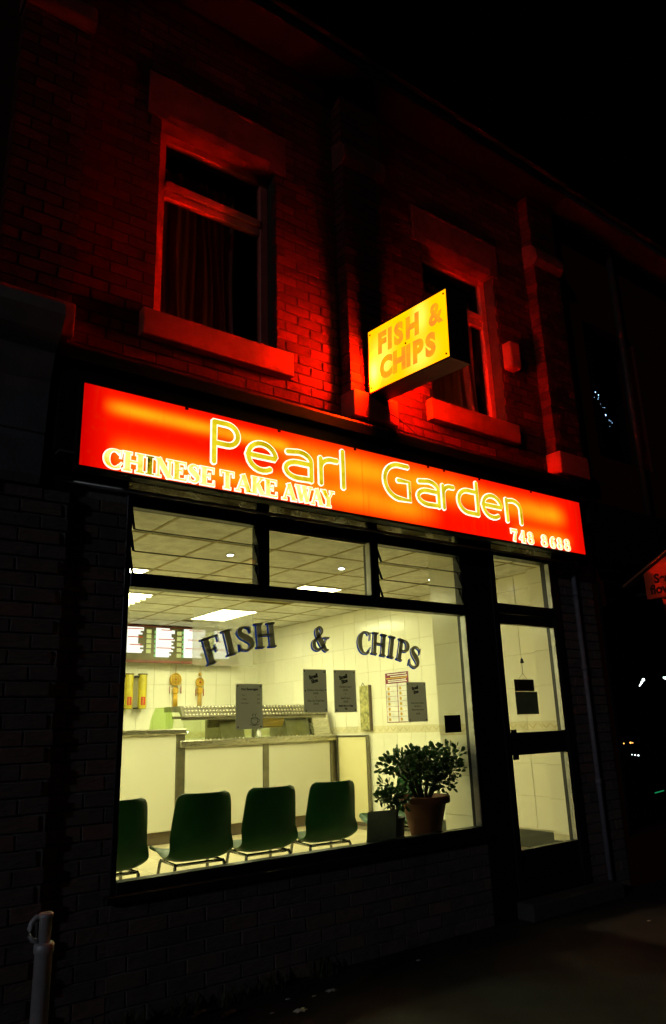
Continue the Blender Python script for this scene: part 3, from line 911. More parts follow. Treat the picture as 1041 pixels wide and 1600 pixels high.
# fascia box, flashing, soffit
fb = MB().box(1.13, 6.09, -0.20, 0.0, 3.06, 3.62)
fb.build('fascia_box', 'black_paint', BLD)
MB().prism([(-0.25, 3.62), (-0.25, 3.70), (-0.24, 3.72), (0.0, 3.79), (0.0, 3.62)], 'x', 1.10, 6.12).build('lead_flashing', 'black_paint', BLD)
sf = MB().box(1.15, 6.07, -0.2, -0.002, 3.045, 3.058)
sf.build('soffit', 'soffit', BLD)
MB().box(1.30, 1.64, -0.03, 0.0, 2.93, 3.044).box(5.86, 6.07, -0.03, 0.0, 2.93, 3.044).box(4.56, 4.985, -0.03, 0.03, 2.916, 3.044).box(2.575, 2.672, -0.03, 0.02, 2.916, 3.044).box(3.572, 3.665, -0.03, 0.02, 2.916, 3.044).build('head_posts', 'frame', BLD, kind='stuff')
for (xa, xb) in ((1.64, 2.575), (2.672, 3.572), (3.665, 4.56), (4.985, 5.86)):
    MB().box(xa, xb, -0.003, 0.003, 2.918, 3.044).build('head_pane', 'glass_head', BLD)
MB().tube([(1.13, -0.05, 2.925), (6.07, -0.05, 2.925)], 0.012, 10).build('shutter_rail', 'alu', BLD)
MB().box(1.30, 6.20, 0.145, 0.199, 2.94, 3.05).build('bulkhead', 'ceil', BLD)
MB().box(0.75, 6.42, -0.35, 4.9, 7.1, 7.22).build('eaves', 'black_paint', BLD)
MB().prism([(-0.4, 7.22), (2.4, 9.2), (5.2, 7.22)], 'x', 0.75, 6.42).build('roof', 'slate', BLD)
MB().box(0.75, 6.42, 6.2, 6.44, 0, 7.1).box(0.95, 1.2, 0.24, 6.2, 0.0, 7.1).box(6.31, 6.42, 0.24, 6.2, 0.0, 7.1).build('side_and_back_walls', 'mortar_dark', BLD)
MB().box(1.2, 6.31, 0.0, 6.2, 3.062, 3.12).build('upper_floor', 'dark_room', BLD)

# grey console bracket on the left pilaster, and the brick below it
PIER = thing('neighbouring_building', 'dark brick pier and grey stone bracket at the left end of the shopfront', 'building', (0.4, 0, 0))
core = MB().box(-3.0, 1.255, -0.085, 0.24, 0, 2.84).build('brick_pier', 'mortar_pale', PIER)
pc = cells(-0.2, 1.262, 0.0, 2.84, [], off=0.03)
keep = sorted([i for i in range(len(pc)) if pc[i][1] > 0.85 and pc[i][2] > 0.5], key=lambda i: -pc[i][1])
lay_bricks(core, pc, -0.098, 0.06, 'brick_dark', set(keep))
MB().prism([(0.0, 2.85), (-0.12, 2.85), (-0.14, 2.90), (-0.16, 3.10), (-0.155, 3.14), (-0.165, 3.15), (-0.19, 3.45), (-0.25, 3.62), (-0.34, 3.70), (-0.40, 3.80), (-0.38, 3.88), (-0.28, 3.92), (0.0, 3.94)], 'x', 0.66, 1.075).build('console_bracket', 'stone_grey', PIER)
MB().box(-3.0, 0.655, -0.20, 0.0, 2.85, 3.6).build('fascia', 'black_paint', PIER)
MB().box(-3.0, 0.745, 0.0, 0.24, 2.85, 7.1).build('upper_wall', 'brick_red', PIER)

# alarm box on the wall
MB().bbox(5.455, 5.60, -0.115, -0.001, 4.84, 5.12, 0.01).build('alarm_box', 'sill', None, label='small box alarm fixed to the brick beside the right upstairs window', cat='alarm box')

# ------------------------------------------------------------------ shop window
WIN = MB()
GX0, GX1 = 1.672, 4.56
def fbar(mb, x0, x1, z0, z1, y0=-0.035, y1=0.045, c=0.004):
    mb.bbox(x0, x1, y0, y1, z0, z1, c)
fbar(WIN, 1.635, GX0, 0.62, 2.915)
fbar(WIN, GX1, 4.625, 0.62, 2.915)
fbar(WIN, GX0, GX1, 2.83, 2.915, -0.037)
fbar(WIN, GX0, GX1, 2.327, 2.414, -0.045)
fbar(WIN, GX0, GX1, 0.62, 0.695, -0.037)
fbar(WIN, 2.575, 2.672, 2.414, 2.83, -0.033)
fbar(WIN, 3.572, 3.665, 2.414, 2.83, -0.033)
wo = WIN.build('shop_window', 'frame', BLD)
MB().bbox(1.60, 4.63, -0.085, -0.036, 0.595, 0.64, 0.008).build('outer_sill', 'frame', wo)
MB().box(GX0, GX1, -0.003, 0.003, 0.695, 2.327).build('pane', 'glass', wo)
MB().box(2.672, 3.572, -0.003, 0.003, 2.414, 2.83).build('pane', 'glass_louvre', wo)
MB().box(GX1 - 0.014, GX1 - 0.001, -0.060, -0.004, 0.70, 2.32).build('glazing_bead', 'alu', wo)
MB().box(3.556, 3.571, -0.055, -0.004, 2.42, 2.825).build('glazing_bead', 'alu', wo)
MB().box(2.673, 3.544, -0.02, -0.004, 2.812, 2.829).build('glazing_bead', 'alu', wo)
for (xa, xb) in ((1.672, 2.575), (3.665, 4.56)):
    for k in range(3):
        z0 = 2.412 + k * 0.137
        m = MB()
        # blades lean outward at the bottom
        m.prism([(-0.052, z0), (-0.047, z0 - 0.001), (0.008, z0 + 0.146), (0.003, z0 + 0.147)], 'x', xa + 0.012, xb - 0.012)
        lb_ = m.build('louvre_blade', 'glass_louvre', wo)
        MB().box(xa + 0.012, xb - 0.012, -0.0545, -0.0475, z0 - 0.0085, z0 - 0.0012).build('blade_edge', 'steel_dark', lb_)
    for xx in (xa + 0.006, xb - 0.006):
        h = MB()
        for k in range(3):
            z0 = 2.412 + k * 0.137
            h.prism([(-0.058, z0 - 0.003), (-0.045, z0 - 0.003), (0.014, z0 + 0.147), (0.0, z0 + 0.147)], 'x', xx - 0.006, xx + 0.006)
        h.build('louvre_clip', 'frame', wo)

# ------------------------------------------------------------------ door
DR = MB()
fbar(DR, 4.92, 4.985, 0.13, 2.915, -0.05, 0.06)
fbar(DR, 5.755, 5.855, 0.13, 2.915, -0.05, 0.06)
fbar(DR, 4.985, 5.755, 2.885, 2.915, -0.048, 0.06)
fbar(DR, 4.985, 5.755, 2.375, 2.46, -0.048, 0.06)
fbar(DR, 4.985, 5.755, 0.13, 0.24, -0.048, 0.06)
do = DR.build('door_frame', 'frame', BLD)
MB().box(4.625, 4.92, -0.04, 0.03, 0.0, 2.915).build('mullion_panel', 'frame', BLD)
MB().box(4.985, 5.755, -0.003, 0.003, 2.46, 2.885).build('fanlight_pane', 'glass_door', do)
MB().box(5.74, 5.752, -0.05, -0.006, 2.465, 2.88).build('glazing_bead', 'alu', do)
LF = MB()
fbar(LF, 4.99, 5.015, 0.245, 2.37, -0.03, 0.03)
fbar(LF, 5.735, 5.75, 0.245, 2.37, -0.03, 0.03)
fbar(LF, 5.015, 5.735, 2.285, 2.37, -0.028, 0.03)
fbar(LF, 5.015, 5.735, 1.195, 1.375, -0.028, 0.03)
fbar(LF, 5.015, 5.735, 0.245, 0.475, -0.028, 0.03)
lf = LF.build('door', 'frame', BLD)
MB().box(5.015, 5.735, -0.003, 0.003, 1.375, 2.285).build('pane', 'glass_door', lf)
MB().box(5.015, 5.735, -0.003, 0.003, 0.475, 1.195).build('pane', 'glass_door', lf)
MB().box(5.722, 5.733, -0.045, -0.005, 1.38, 2.28).build('glazing_bead', 'alu', lf)
MB().box(5.722, 5.733, -0.045, -0.005, 0.48, 1.19).build('glazing_bead', 'alu', lf)
MB().bbox(5.016, 5.055, 0.03, 0.06, 1.40, 1.50, 0.008).build('door_handle', 'bronze', lf)
MB().bbox(5.016, 5.09, -0.032, -0.028, 1.16, 1.40, 0.001).build('lock_plate', 'frame', lf)
MB().bbox(4.88, 6.08, -0.20, -0.036, 0.0, 0.125, 0.012).build('doorstep', 'step', BLD)

# drainpipe at the right-hand pier
dp = MB().tube([(6.10, -0.06, 0.0), (6.10, -0.06, 2.92)], 0.022, 12)
for z in (0.9, 1.9, 2.6):
    dp.tube([(6.10, -0.06, z), (6.10, -0.06, z + 0.05)], 0.027, 12)
dp.build('drainpipe', 'pipe', None, label='thin grey drainpipe running up the pier right of the shop door', cat='drainpipe')

# ================================================================== ROOM
ZF, ZC, XL, XR, YB = 0.28, 2.95, 1.30, 6.20, 5.98
fl = struct(MB().box(XL, XR, 0.0, YB, ZF - 0.3, ZF - 0.006), 'room_floor', 'fgrout')
tw = 0.33
ft = MB().bbox(0, tw - 0.006, 0, tw - 0.006, -0.01, 0, 0.0015).mesh('floor_tile', 'ftile')
for i in range(15):
    for j in range(1, 13):
        x, y = XL + i * tw, 0.0 + j * tw
        if x + tw > XR: continue
        inst('floor_tile', ft, fl, (x, y, ZF))
cl = struct(MB().box(XL, XR, 0.20, YB, ZC + 0.02, ZC + 0.05), 'room_ceiling', 'tbar')
GX = [1.30, 1.625, 2.20, 2.775, 3.35, 3.925, 4.50, 5.075, 5.65, 6.20]
GY = [0.20, 0.355, 0.97, 1.585, 2.20, 2.815, 3.43, 4.045, 4.66, 5.275, 5.98]
LIGHTS = [('A', 6, 7, 8), ('B', 6, 4, 5), ('C', 2, 4, 5), ('D', 3, 6, 7)]
lit = set()
for (n_, i, j0, j1) in LIGHTS:
    lit.add((i, j0)); lit.add((i, j1))
for i in range(len(GX) - 1):
    for j in range(len(GY) - 1):
        if (i, j) in lit: continue
        a, b_, c, d = GX[i] + 0.012, GX[i + 1] - 0.012, GY[j] + 0.012, GY[j + 1] - 0.012
        if b_ - a < 0.02 or d - c < 0.02: continue
        MB().box(a, b_, c, d, ZC + 0.006, ZC + 0.019).build('ceiling_tile', 'ceil', cl)
tb = MB()
for x in GX[1:-1]: tb.box(x - 0.012, x + 0.012, 0.20, YB, ZC, ZC + 0.015)
for y in GY[1:-1]: tb.box(XL, XR, y - 0.0121, y + 0.0121, ZC + 0.0005, ZC + 0.014)
tb.build('grid_bar', 'tbar', cl)
LL = {'A': 'fluorescent ceiling panel above the counter, seen under the transom over the letters FISH', 'B': 'fluorescent ceiling panel seen at the bottom of the middle top pane',
      'C': 'fluorescent ceiling panel showing at the lower left corner of the left louvre', 'D': 'fluorescent ceiling panel with fins seen at the top left corner of the main pane', 'E': 'fluorescent ceiling panel near the right-hand tiled wall'}
for (n_, i, j0, j1) in LIGHTS:
    x0, x1, y0, y1 = GX[i] + 0.015, GX[i + 1] - 0.015, GY[j0] + 0.015, GY[j1 + 1] - 0.015
    if n_ == 'A': y1 = 5.02
    if n_ == 'B': y1 = 2.99
    r = thing('ceiling_light', LL[n_], 'ceiling light', ((x0 + x1) / 2, (y0 + y1) / 2, ZC), 'fluorescent ceiling lights')
    f_ = MB()
    f_.box(x0, x1, y0, y0 + 0.02, ZC - 0.004, ZC + 0.019).box(x0, x1, y1 - 0.02, y1, ZC - 0.004, ZC + 0.019)
    f_.box(x0, x0 + 0.02, y0 + 0.02, y1 - 0.02, ZC - 0.004, ZC + 0.019).box(x1 - 0.02, x1, y0 + 0.02, y1 - 0.02, ZC - 0.004, ZC + 0.019)
    f_.build('light_frame', 'white', r)
    MB().box(x0 + 0.02, x1 - 0.02, y0 + 0.02, y1 - 0.02, ZC + 0.002, ZC + 0.018).build('diffuser', 'troffer', r)
    if n_ == 'D':
        for k in range(7):
            yy = y0 + 0.06 + k * 0.16
            MB().box(x0 + 0.02, x1 - 0.02, yy, yy + 0.02, ZC - 0.03, ZC + 0.001).build('fin', 'ceil', r)
for k, x in enumerate((3.10, 4.327, 5.536)):
    r = thing('downlight', ['small round downlight in the ceiling, left of three in a row', 'small round downlight in the ceiling, middle of three in a row', 'small round downlight in the ceiling, right of three in a row'][k], 'downlight', (x, 1.305, ZC), 'ceiling downlights')
    MB().lathe([(0.028, -0.004), (0.036, -0.005), (0.038, 0.004), (0.028, 0.004)], (x, 1.305, ZC + 0.0)).build('rim', 'alu', r)
    MB().lathe([(0.026, -0.006), (0.026, -0.002)], (x, 1.305, ZC), 14).build('lamp', 'downlight', r)

# walls with tiles
TWD, THT = 0.25, 0.335
ZROWS = [ZF + 0.17 + k * THT for k in range(0, 3)] + [1.455 + k * THT for k in range(0, 6)]
def wall_tiles(parent, axis, fixed, a0, a1, sgn, name='wall_tile', skip=None, mesh_cache={}):
    """cream tiles in rows; a border row of half height near z = 1.4"""
    rows = [(0.45, 0.755), (0.755, 1.06), (1.06, 1.375), (1.375, 1.455), (1.455, 1.79), (1.79, 2.125), (2.125, 2.46), (2.46, 2.795), (2.795, 2.948)]
    n = max(1, round((a1 - a0) / TWD))
    w = (a1 - a0) / n
    for (z0, z1) in rows:
        bd_ = abs(z1 - 1.455) < 1e-6
        key = (axis, round(w, 4), round(z1 - z0, 4), sgn, bd_)
        if key not in mesh_cache:
            m = MB()
            g_ = 0.0022
            if axis == 'x': m.bbox(-0.006 if sgn < 0 else 0, 0 if sgn < 0 else 0.006, g_, w - g_, g_, z1 - z0 - g_, 0.0012)
            else: m.bbox(g_, w - g_, -0.006, 0, g_, z1 - z0 - g_, 0.0012)
            mesh_cache[key] = m.mesh('wall_tile', 'wtile_b' if bd_ else 'wtile')
            if bd_:
                d = MB()
                for q in range(2):
                    c0 = w * (0.25 + 0.5 * q)
                    h = (z1 - z0)
                    tri = [(c0 - 0.055, h * 0.78), (c0 - 0.04, h * 0.78), (c0, h * 0.34), (c0 + 0.04, h * 0.78), (c0 + 0.055, h * 0.78), (c0, h * 0.16)]
                    if axis == 'x': d.prism(tri, 'x', -0.0078, -0.005)
                    else: d.prism(tri, 'y', -0.0078, -0.005)
                mesh_cache[key + ('d',)] = d.mesh('motif', 'dado')
        for i in range(n):
            a = a0 + i * w
            loc = (fixed, a, z0) if axis == 'x' else (a, fixed, z0)
            if skip and skip(loc): continue
            inst('wall_tile', mesh_cache[key], parent, loc)
            if bd_: inst('border_motif', mesh_cache[key + ('d',)], parent, loc)
wr = struct(MB().box(XR, XR + 0.1, 0.0, YB, ZF - 0.02, ZC + 0.02), 'wall_right', 'grout')
wall_tiles(wr, 'x', XR, 0.0, YB, -1)
wb = struct(MB().box(XL, XR, YB, YB + 0.1, ZF - 0.02, ZC + 0.02), 'wall_back', 'grout')
wall_tiles(wb, 'y', YB, 3.45, XR, -1)
MB().box(XL, 3.45, YB - 0.006, YB - 0.0005, ZF, ZC).build('wall_panel', 'wtile', wb)
struct(MB().box(XL - 0.1, XL, 0.0, YB, ZF - 0.02, ZC + 0.02), 'wall_left', 'wtile')
fi = struct(MB().box(XL, 1.66, 0.05, 0.10, ZF, ZC).box(1.66, 4.60, 0.305, 0.36, ZF, 0.57), 'wall_front', 'wtile')
MB().bbox(1.64, 4.615, 0.046, 0.37, 0.565, 0.60, 0.005).build('inner_sill', 'counter', fi)
na = struct(MB().box(4.63, 4.93, 0.05, 0.41, ZF, ZC), 'wall_pier_by_window', 'grout')
wall_tiles(na, 'x', 4.63, 0.05, 0.41, -1)
nbb = struct(MB().box(6.06, 6.19, 0.065, 0.46, ZF, ZC), 'wall_pier_by_door', 'grout')
wall_tiles(nbb, 'x', 6.06, 0.065, 0.46, -1)
sk = MB().bbox(XR - 0.02, XR - 0.007, 0.47, 3.2, ZF, 0.44, 0.003)
sk.build('skirting', 'skirt', wr)
MB().bbox(6.04, 6.053, 0.07, 0.455, ZF, 0.40, 0.003).build('skirting', 'skirt', nbb)
MB().bbox(4.61, 4.623, 0.37, 0.405, ZF, 0.44, 0.003).build('skirting', 'skirt', na)

# ================================================================== COUNTER
CY = 3.92
CT = thing('shop_counter', 'long cream panelled serving counter with steel edges and brown kickboard', 'counter', (4.6, CY, ZF))
MB().box(1.32, 3.90, CY + 0.02, 4.72, ZF + 0.13, 1.44).box(3.90, 6.16, CY + 0.02, 4.72, ZF + 0.13, 1.29).build('carcass', 'counter', CT)
MB().box(1.32, 6.16, CY + 0.04, 4.70, ZF, ZF + 0.13).build('kickboard', 'kick', CT)
for (xa, xb, zt) in ((2.55, 3.86, 1.435), (3.975, 5.02, 1.285), (5.11, 6.05, 1.285)):
    MB().bbox(xa, xb, CY + 0.004, CY + 0.02, ZF + 0.135, zt - 0.012, 0.003).build('front_panel', 'counter', CT)
for (xa, xb, zt) in ((3.865, 3.97, 1.44), (5.025, 5.105, 1.29), (6.055, 6.15, 1.29)):
    MB().bbox(xa, xb, CY - 0.004, CY + 0.0195, ZF + 0.10, zt, 0.004).build('corner_trim', 'steel_dark', CT)
MB().bbox(1.3, 3.975, CY - 0.03, 4.75, 1.44, 1.50, 0.008).build('high_worktop', 'steel', CT)
MB().bbox(3.90, 6.16, CY - 0.03, 4.75, 1.29, 1.365, 0.008).build('low_worktop', 'steel', CT)
rv = MB()
for k in range(38):
    rv.ball((4.03 + k * 0.056, CY + 0.02, 1.37), 0.011, 6)
rv.build('pressed_studs', 'steel', CT, kind='stuff')

# glass food display on the counter
FD = thing('food_display', 'glass fronted hot food display with dimpled steel top on the counter', 'food display', (5.0, 4.2, 1.365))
MB().prism([(4.02, 1.63), (4.10, 1.76), (4.55, 1.76), (4.55, 1.70), (4.13, 1.70), (4.05, 1.61)], 'x', 3.98, 6.08).build('steel_top', 'steel_dark', FD)
dm = MB()
for k in range(44):
    for q in range(3):
        dm.ball((4.03 + k * 0.047, 4.03 + q * 0.028, 1.65 + q * 0.045), 0.017, 6)
dm.build('dimples', 'steel', FD, kind='stuff')
MB().box(3.98, 6.08, 4.035, 4.06, 1.595, 1.628).build('front_edge', 'steel_dark', FD)
MB().prism([(3.99, 1.367), (3.998, 1.367), (4.058, 1.60), (4.05, 1.60)], 'x', 4.0, 5.85).build('front_glass', 'glass_green', FD)
MB().prism([(4.02, 1.50), (3.99, 1.60), (4.10, 1.752), (4.50, 1.752), (4.62, 1.62), (4.66, 1.502)], 'x', 3.84, 3.852).build('end_glass', 'glass_end', FD)
MB().box(3.853, 3.99, 4.0, 4.04, 1.61, 1.64).build('end_bracket', 'steel_dark', FD)
for (xa, xb) in ((4.52, 4.85), (5.48, 5.84)):
    MB().prism([(4.06, 1.367), (4.12, 1.595), (4.5, 1.595), (4.5, 1.367)], 'x', xa, xb).build('heated_box', 'steel_dark', FD)
MB().prism([(3.985, 1.368), (4.06, 1.66), (4.5, 1.66), (4.5, 1.368)], 'x', 5.855, 6.12).build('quilted_end', 'steel', FD)
MB().bbox(4.36, 4.62, 4.12, 4.14, 1.50, 1.60, 0.003).build('hanging_panel', 'menu_dark', FD)
MB().bbox(4.0, 6.08, 4.52, 4.54, 1.37, 1.70, 0.003).build('rear_panel', 'glass_green', FD)
MB().prism([(4.10, 1.597), (4.14, 1.50), (4.2, 1.48), (4.2, 1.597)], 'x', 5.1, 5.46).build('amber_hood', 'gold', FD)
# salt shaker and bottles on the counter behind the glass
sx = [(5.02, 4.02, 'white', 'small pale shaker standing behind the counter glass, below the left notice', 0.10), (5.12, 4.3, 'white', 'tall pale bottle behind the counter glass, right of the left notice', 0.17)]
for (x, y, m_, lb, hh) in sx:
    r = thing('bottle', lb, 'bottle', (x, y, 1.366))
    MB().lathe([(0.03, 0.0), (0.034, 0.01), (0.034, hh * 0.6), (0.02, hh * 0.78), (0.012, hh * 0.85)], (x, y, 1.366), 14).build('body', m_, r)
    MB().lathe([(0.015, hh * 0.85), (0.015, hh), (0.008, hh * 1.02)], (x, y, 1.366), 12).build('cap', 'alu', r)

# counter gate folded against the right wall
GT = thing('counter_gate', 'yellowish cream counter gate with steel edging standing against the tiled wall', 'gate', (6.15, 3.55, ZF))
MB().bbox(6.145, 6.17, 3.28, 3.86, ZF + 0.04, 1.33, 0.003).build('gate_panel', 'gate', GT)
e = MB().bbox(6.135, 6.18, 3.86, 3.885, ZF + 0.02, 1.355, 0.003).bbox(6.135, 6.18, 3.255, 3.28, ZF + 0.02, 1.355, 0.003).bbox(6.137, 6.18, 3.28, 3.86, 1.33, 1.353, 0.003)
e.build('gate_edging', 'steel_dark', GT)
MB().box(6.15, 6.165, 3.27, 3.87, ZF, ZF + 0.04).build('gate_kick', 'kick', GT)

# ================================================================== BACK WALL THINGS
MY = 5.78
MN = thing('menu_board', 'long backlit menu board with white price panels high on the back wall', 'menu board', (4.5, YB, 2.43))
MB().bbox(3.10, 5.72, MY + 0.01, YB - 0.007, 2.44, 2.94, 0.006).build('cabinet', 'menu_dark', MN)
MB().bbox(3.09, 5.73, MY - 0.006, MY + 0.009, 2.415, 2.452, 0.004).build('bottom_rail', 'menu_frame', MN)
MB().bbox(3.09, 5.73, MY - 0.006, MY + 0.009, 2.915, 2.942, 0.004).build('top_rail', 'menu_frame', MN)
rr = random.Random(3)
for (xa, xb, z0, z1, sq) in ((3.52, 3.80, 2.55, 2.90, 3.82), (3.89, 4.19, 2.55, 2.90, 4.235), (4.365, 4.665, 2.50, 2.90, 4.705), (4.80, 5.16, 2.50, 2.91, 5.20), (5.30, 5.62, 2.50, 2.90, None)):
    p = MB()
    z = z0
    while z < z1 - 0.01:
        p.box(xa + 0.012, xb - rr.choice([0.0, 0.02, 0.05, 0.08]), MY + 0.004, MY + 0.0095, z, z + 0.0245)
        z += 0.026
    po = p.build('price_panel', 'menu_lit', MN)
    h = MB()
    for zz in (z1 - 0.018, z0 + 0.31 * (z1 - z0), z0 + 0.62 * (z1 - z0)):
        h.box(xa + rr.uniform(0.015, 0.1), xb - rr.uniform(0.0, 0.05), MY + 0.001, MY + 0.0038, zz, zz + 0.012)
    h.build('heading', 'menu_red', po)
    h = MB()
    for q in range(6):
        h.box(xa - 0.012, xa + 0.011, MY + 0.002, MY + 0.0094, z0 + q * (z1 - z0) / 6, z0 + q * (z1 - z0) / 6 + 0.04)
    h.build('number_column', 'menu_green', po)
    if sq:
        for q in range(5):
            zq = z0 + q * (z1 - z0) / 5
            MB().box(sq, sq + 0.07, MY + 0.003, MY + 0.0095, zq, zq + 0.055).build('picture', 'menu_yellow', MN)

for k, x in enumerate((4.04, 4.24)):
    r = thing('yellow_dispenser', ['yellow tube dispenser on the back wall, half hidden by the window edge', 'yellow tube dispenser on the back wall, the right one of two'][k], 'dispenser', (x, YB, 1.79), 'yellow tube dispensers')
    MB().lathe([(0.058, 0.0), (0.06, 0.01), (0.06, 0.46), (0.058, 0.465)], (x, 5.88, 1.79), 20).build('tube', 'yellow_tube', r)
    MB().lathe([(0.066, 0.465), (0.066, 0.482)], (x, 5.88, 1.79), 20).build('cap', 'steel_dark', r)
    MB().box(x - 0.09, x - 0.05, 5.86, YB - 0.007, 2.22, 2.245).box(x - 0.09, x - 0.05, 5.86, YB - 0.007, 1.79, 1.81).build('bracket', 'black_card', r)
    def lab(u, v, x=x):
        a = rad(-125 + 60 * u)
        return (x + 0.0612 * math.cos(a), 5.88 + 0.0612 * math.sin(a), 1.84 + 0.11 * v)
    lo = MB().grid(lab, 8, 1).build('label_patch', 'label_red', r)
    mk = MB()
    for q in range(3):
        mk.ball((x - 0.012, 5.8175, 1.865 + q * 0.028), 0.010, 6)
    mk.box(x - 0.016, x - 0.008, 5.812, 5.82, 1.848, 1.94)
    mk.build('emblem', 'gold', lo)

for k, (x, zt) in enumerate(((4.77, 2.29), (5.16, 2.28))):
    r = thing('hanging_ornament', ['gold knotted hanging ornament with round medallion and red tassels, left one', 'slimmer gold hanging ornament with red centre and tassels, right one'][k], 'ornament', (x, 5.93, 1.80), 'gold ornaments on the back wall')
    yy = 5.935
    MB().tube([(x, yy, 2.43), (x, yy, zt)], 0.004, 6).build('cord', 'gold', r)
    R_ = 0.085 if k == 0 else 0.06
    md = MB()
    cz = 2.20 if k == 0 else 2.165
    for q in range(20):
        a0, a1 = 2 * math.pi * q / 20, 2 * math.pi * (q + 1) / 20
        md.tube([(x + R_ * math.cos(a0), yy, cz + R_ * math.sin(a0)), (x + R_ * math.cos(a1), yy, cz + R_ * math.sin(a1))], 0.011, 6, False)
    for q in range(-3, 4):
        h = math.sqrt(max(0.0, R_ ** 2 - (q * R_ / 3.6) ** 2))
        md.tube([(x + q * R_ / 3.6, yy, cz - h), (x + q * R_ / 3.6, yy + 0.004, cz + h)], 0.008, 6, False)
        md.tube([(x - h, yy + 0.008, cz + q * R_ / 3.6), (x + h, yy + 0.006, cz + q * R_ / 3.6)], 0.008, 6, False)
    mo = md.build('medallion', 'gold', r)
    MB().ball((x, yy - 0.014, cz), 0.016 if k else 0.010, 8).build('bead', 'orn_red', mo)
    if k: MB().ball((x, yy, 2.28), 0.026, 10).build('top_bead', 'gold', r)
    MB().bbox(x - 0.042, x + 0.042, yy - 0.012, yy + 0.01, 1.99, 2.095, 0.02).build('plaque', 'gold', r)
    tl = MB()
    for q in range(-2, 3):
        tl.tube([(x + q * 0.013, yy, 1.99), (x + q * 0.015, yy, 1.80)], 0.0075 if k == 0 else 0.005, 6)
    tl.build('tassel', 'gold', r)
    for s in (-1, 1):
        MB().tube([(x + s * R_, yy, cz), (x + s * (R_ + 0.002), yy, cz - 0.1)], 0.004, 6).build('side_cord', 'gold', r)
        MB().tube([(x + s * (R_ + 0.002), yy, cz - 0.1), (x + s * (R_ + 0.002), yy, cz - 0.2)], 0.007, 6).build('side_tassel', 'orn_red', r)

# things on the right wall
r = thing('wall_scroll', 'narrow painted scroll hanging on the tiled wall above the counter gate', 'scroll', (XR, 3.3, 1.40))
MB().bbox(XR - 0.05, XR - 0.012, 3.20, 3.385, 1.41, 1.96, 0.004).build('picture', 'calendar', r)
MB().bbox(XR - 0.053, XR - 0.008, 3.185, 3.20, 1.405, 1.965, 0.002).build('side_edge', 'kick', r)
MB().tube([(XR - 0.03, 3.36, 1.96), (XR - 0.03, 3.33, 2.0), (XR - 0.03, 3.30, 1.96)], 0.004, 6).build('hook', 'ink', r)

r = thing('wall_poster', 'white meal poster with maroon heading and two picture columns on the tiled wall', 'poster', (XR, 2.69, 1.49))
MB().box(XR - 0.010, XR - 0.0075, 2.47, 2.905, 1.49, 2.095).build('sheet', 'white', r)
MB().box(XR - 0.0125, XR - 0.0105, 2.475, 2.90, 1.955, 2.085).build('heading_band', 'poster_red', r)
h = MB()
for (z_, m0, m1) in ((2.06, 0.03, 0.04), (2.035, 0.02, 0.10), (1.99, 0.04, 0.05), (1.97, 0.03, 0.05)):
    h.box(XR - 0.0145, XR - 0.0128, 2.475 + m0, 2.90 - m1, z_, z_ + 0.011)
h.build('heading_text', 'white', r)
MB().box(XR - 0.0145, XR - 0.0128, 2.50, 2.88, 2.013, 2.026).build('heading_stripe', 'poster_gold', r)
e = MB().box(XR - 0.0122, XR - 0.0105, 2.895, 2.9, 1.5, 1.955).box(XR - 0.0122, XR - 0.0105, 2.678, 2.688, 1.5, 1.955).box(XR - 0.0122, XR - 0.0105, 2.475, 2.9, 1.492, 1.5)
for q in range(7): e.box(XR - 0.0119, XR - 0.0105, 2.48, 2.895, 1.56 + q * 0.06, 1.563 + q * 0.06)
e.build('ruled_lines', 'poster_red', r)
for q in range(7):
    for y in (2.845, 2.63):
        MB().lathe([(0.022, 0), (0.022, 0.001)], (0, 0, 0), 8).v
        z_ = 1.515 + q * 0.061
        m = MB().prism([(y - 0.022, z_), (y + 0.012, z_ - 0.006), (y + 0.024, z_ + 0.02), (y + 0.005, z_ + 0.036), (y - 0.018, z_ + 0.028)], 'x', XR - 0.0135, XR - 0.0124)
        m.build('meal_picture', random.choice(['poster_orange', 'poster_gold', 'poster_orange']), r)

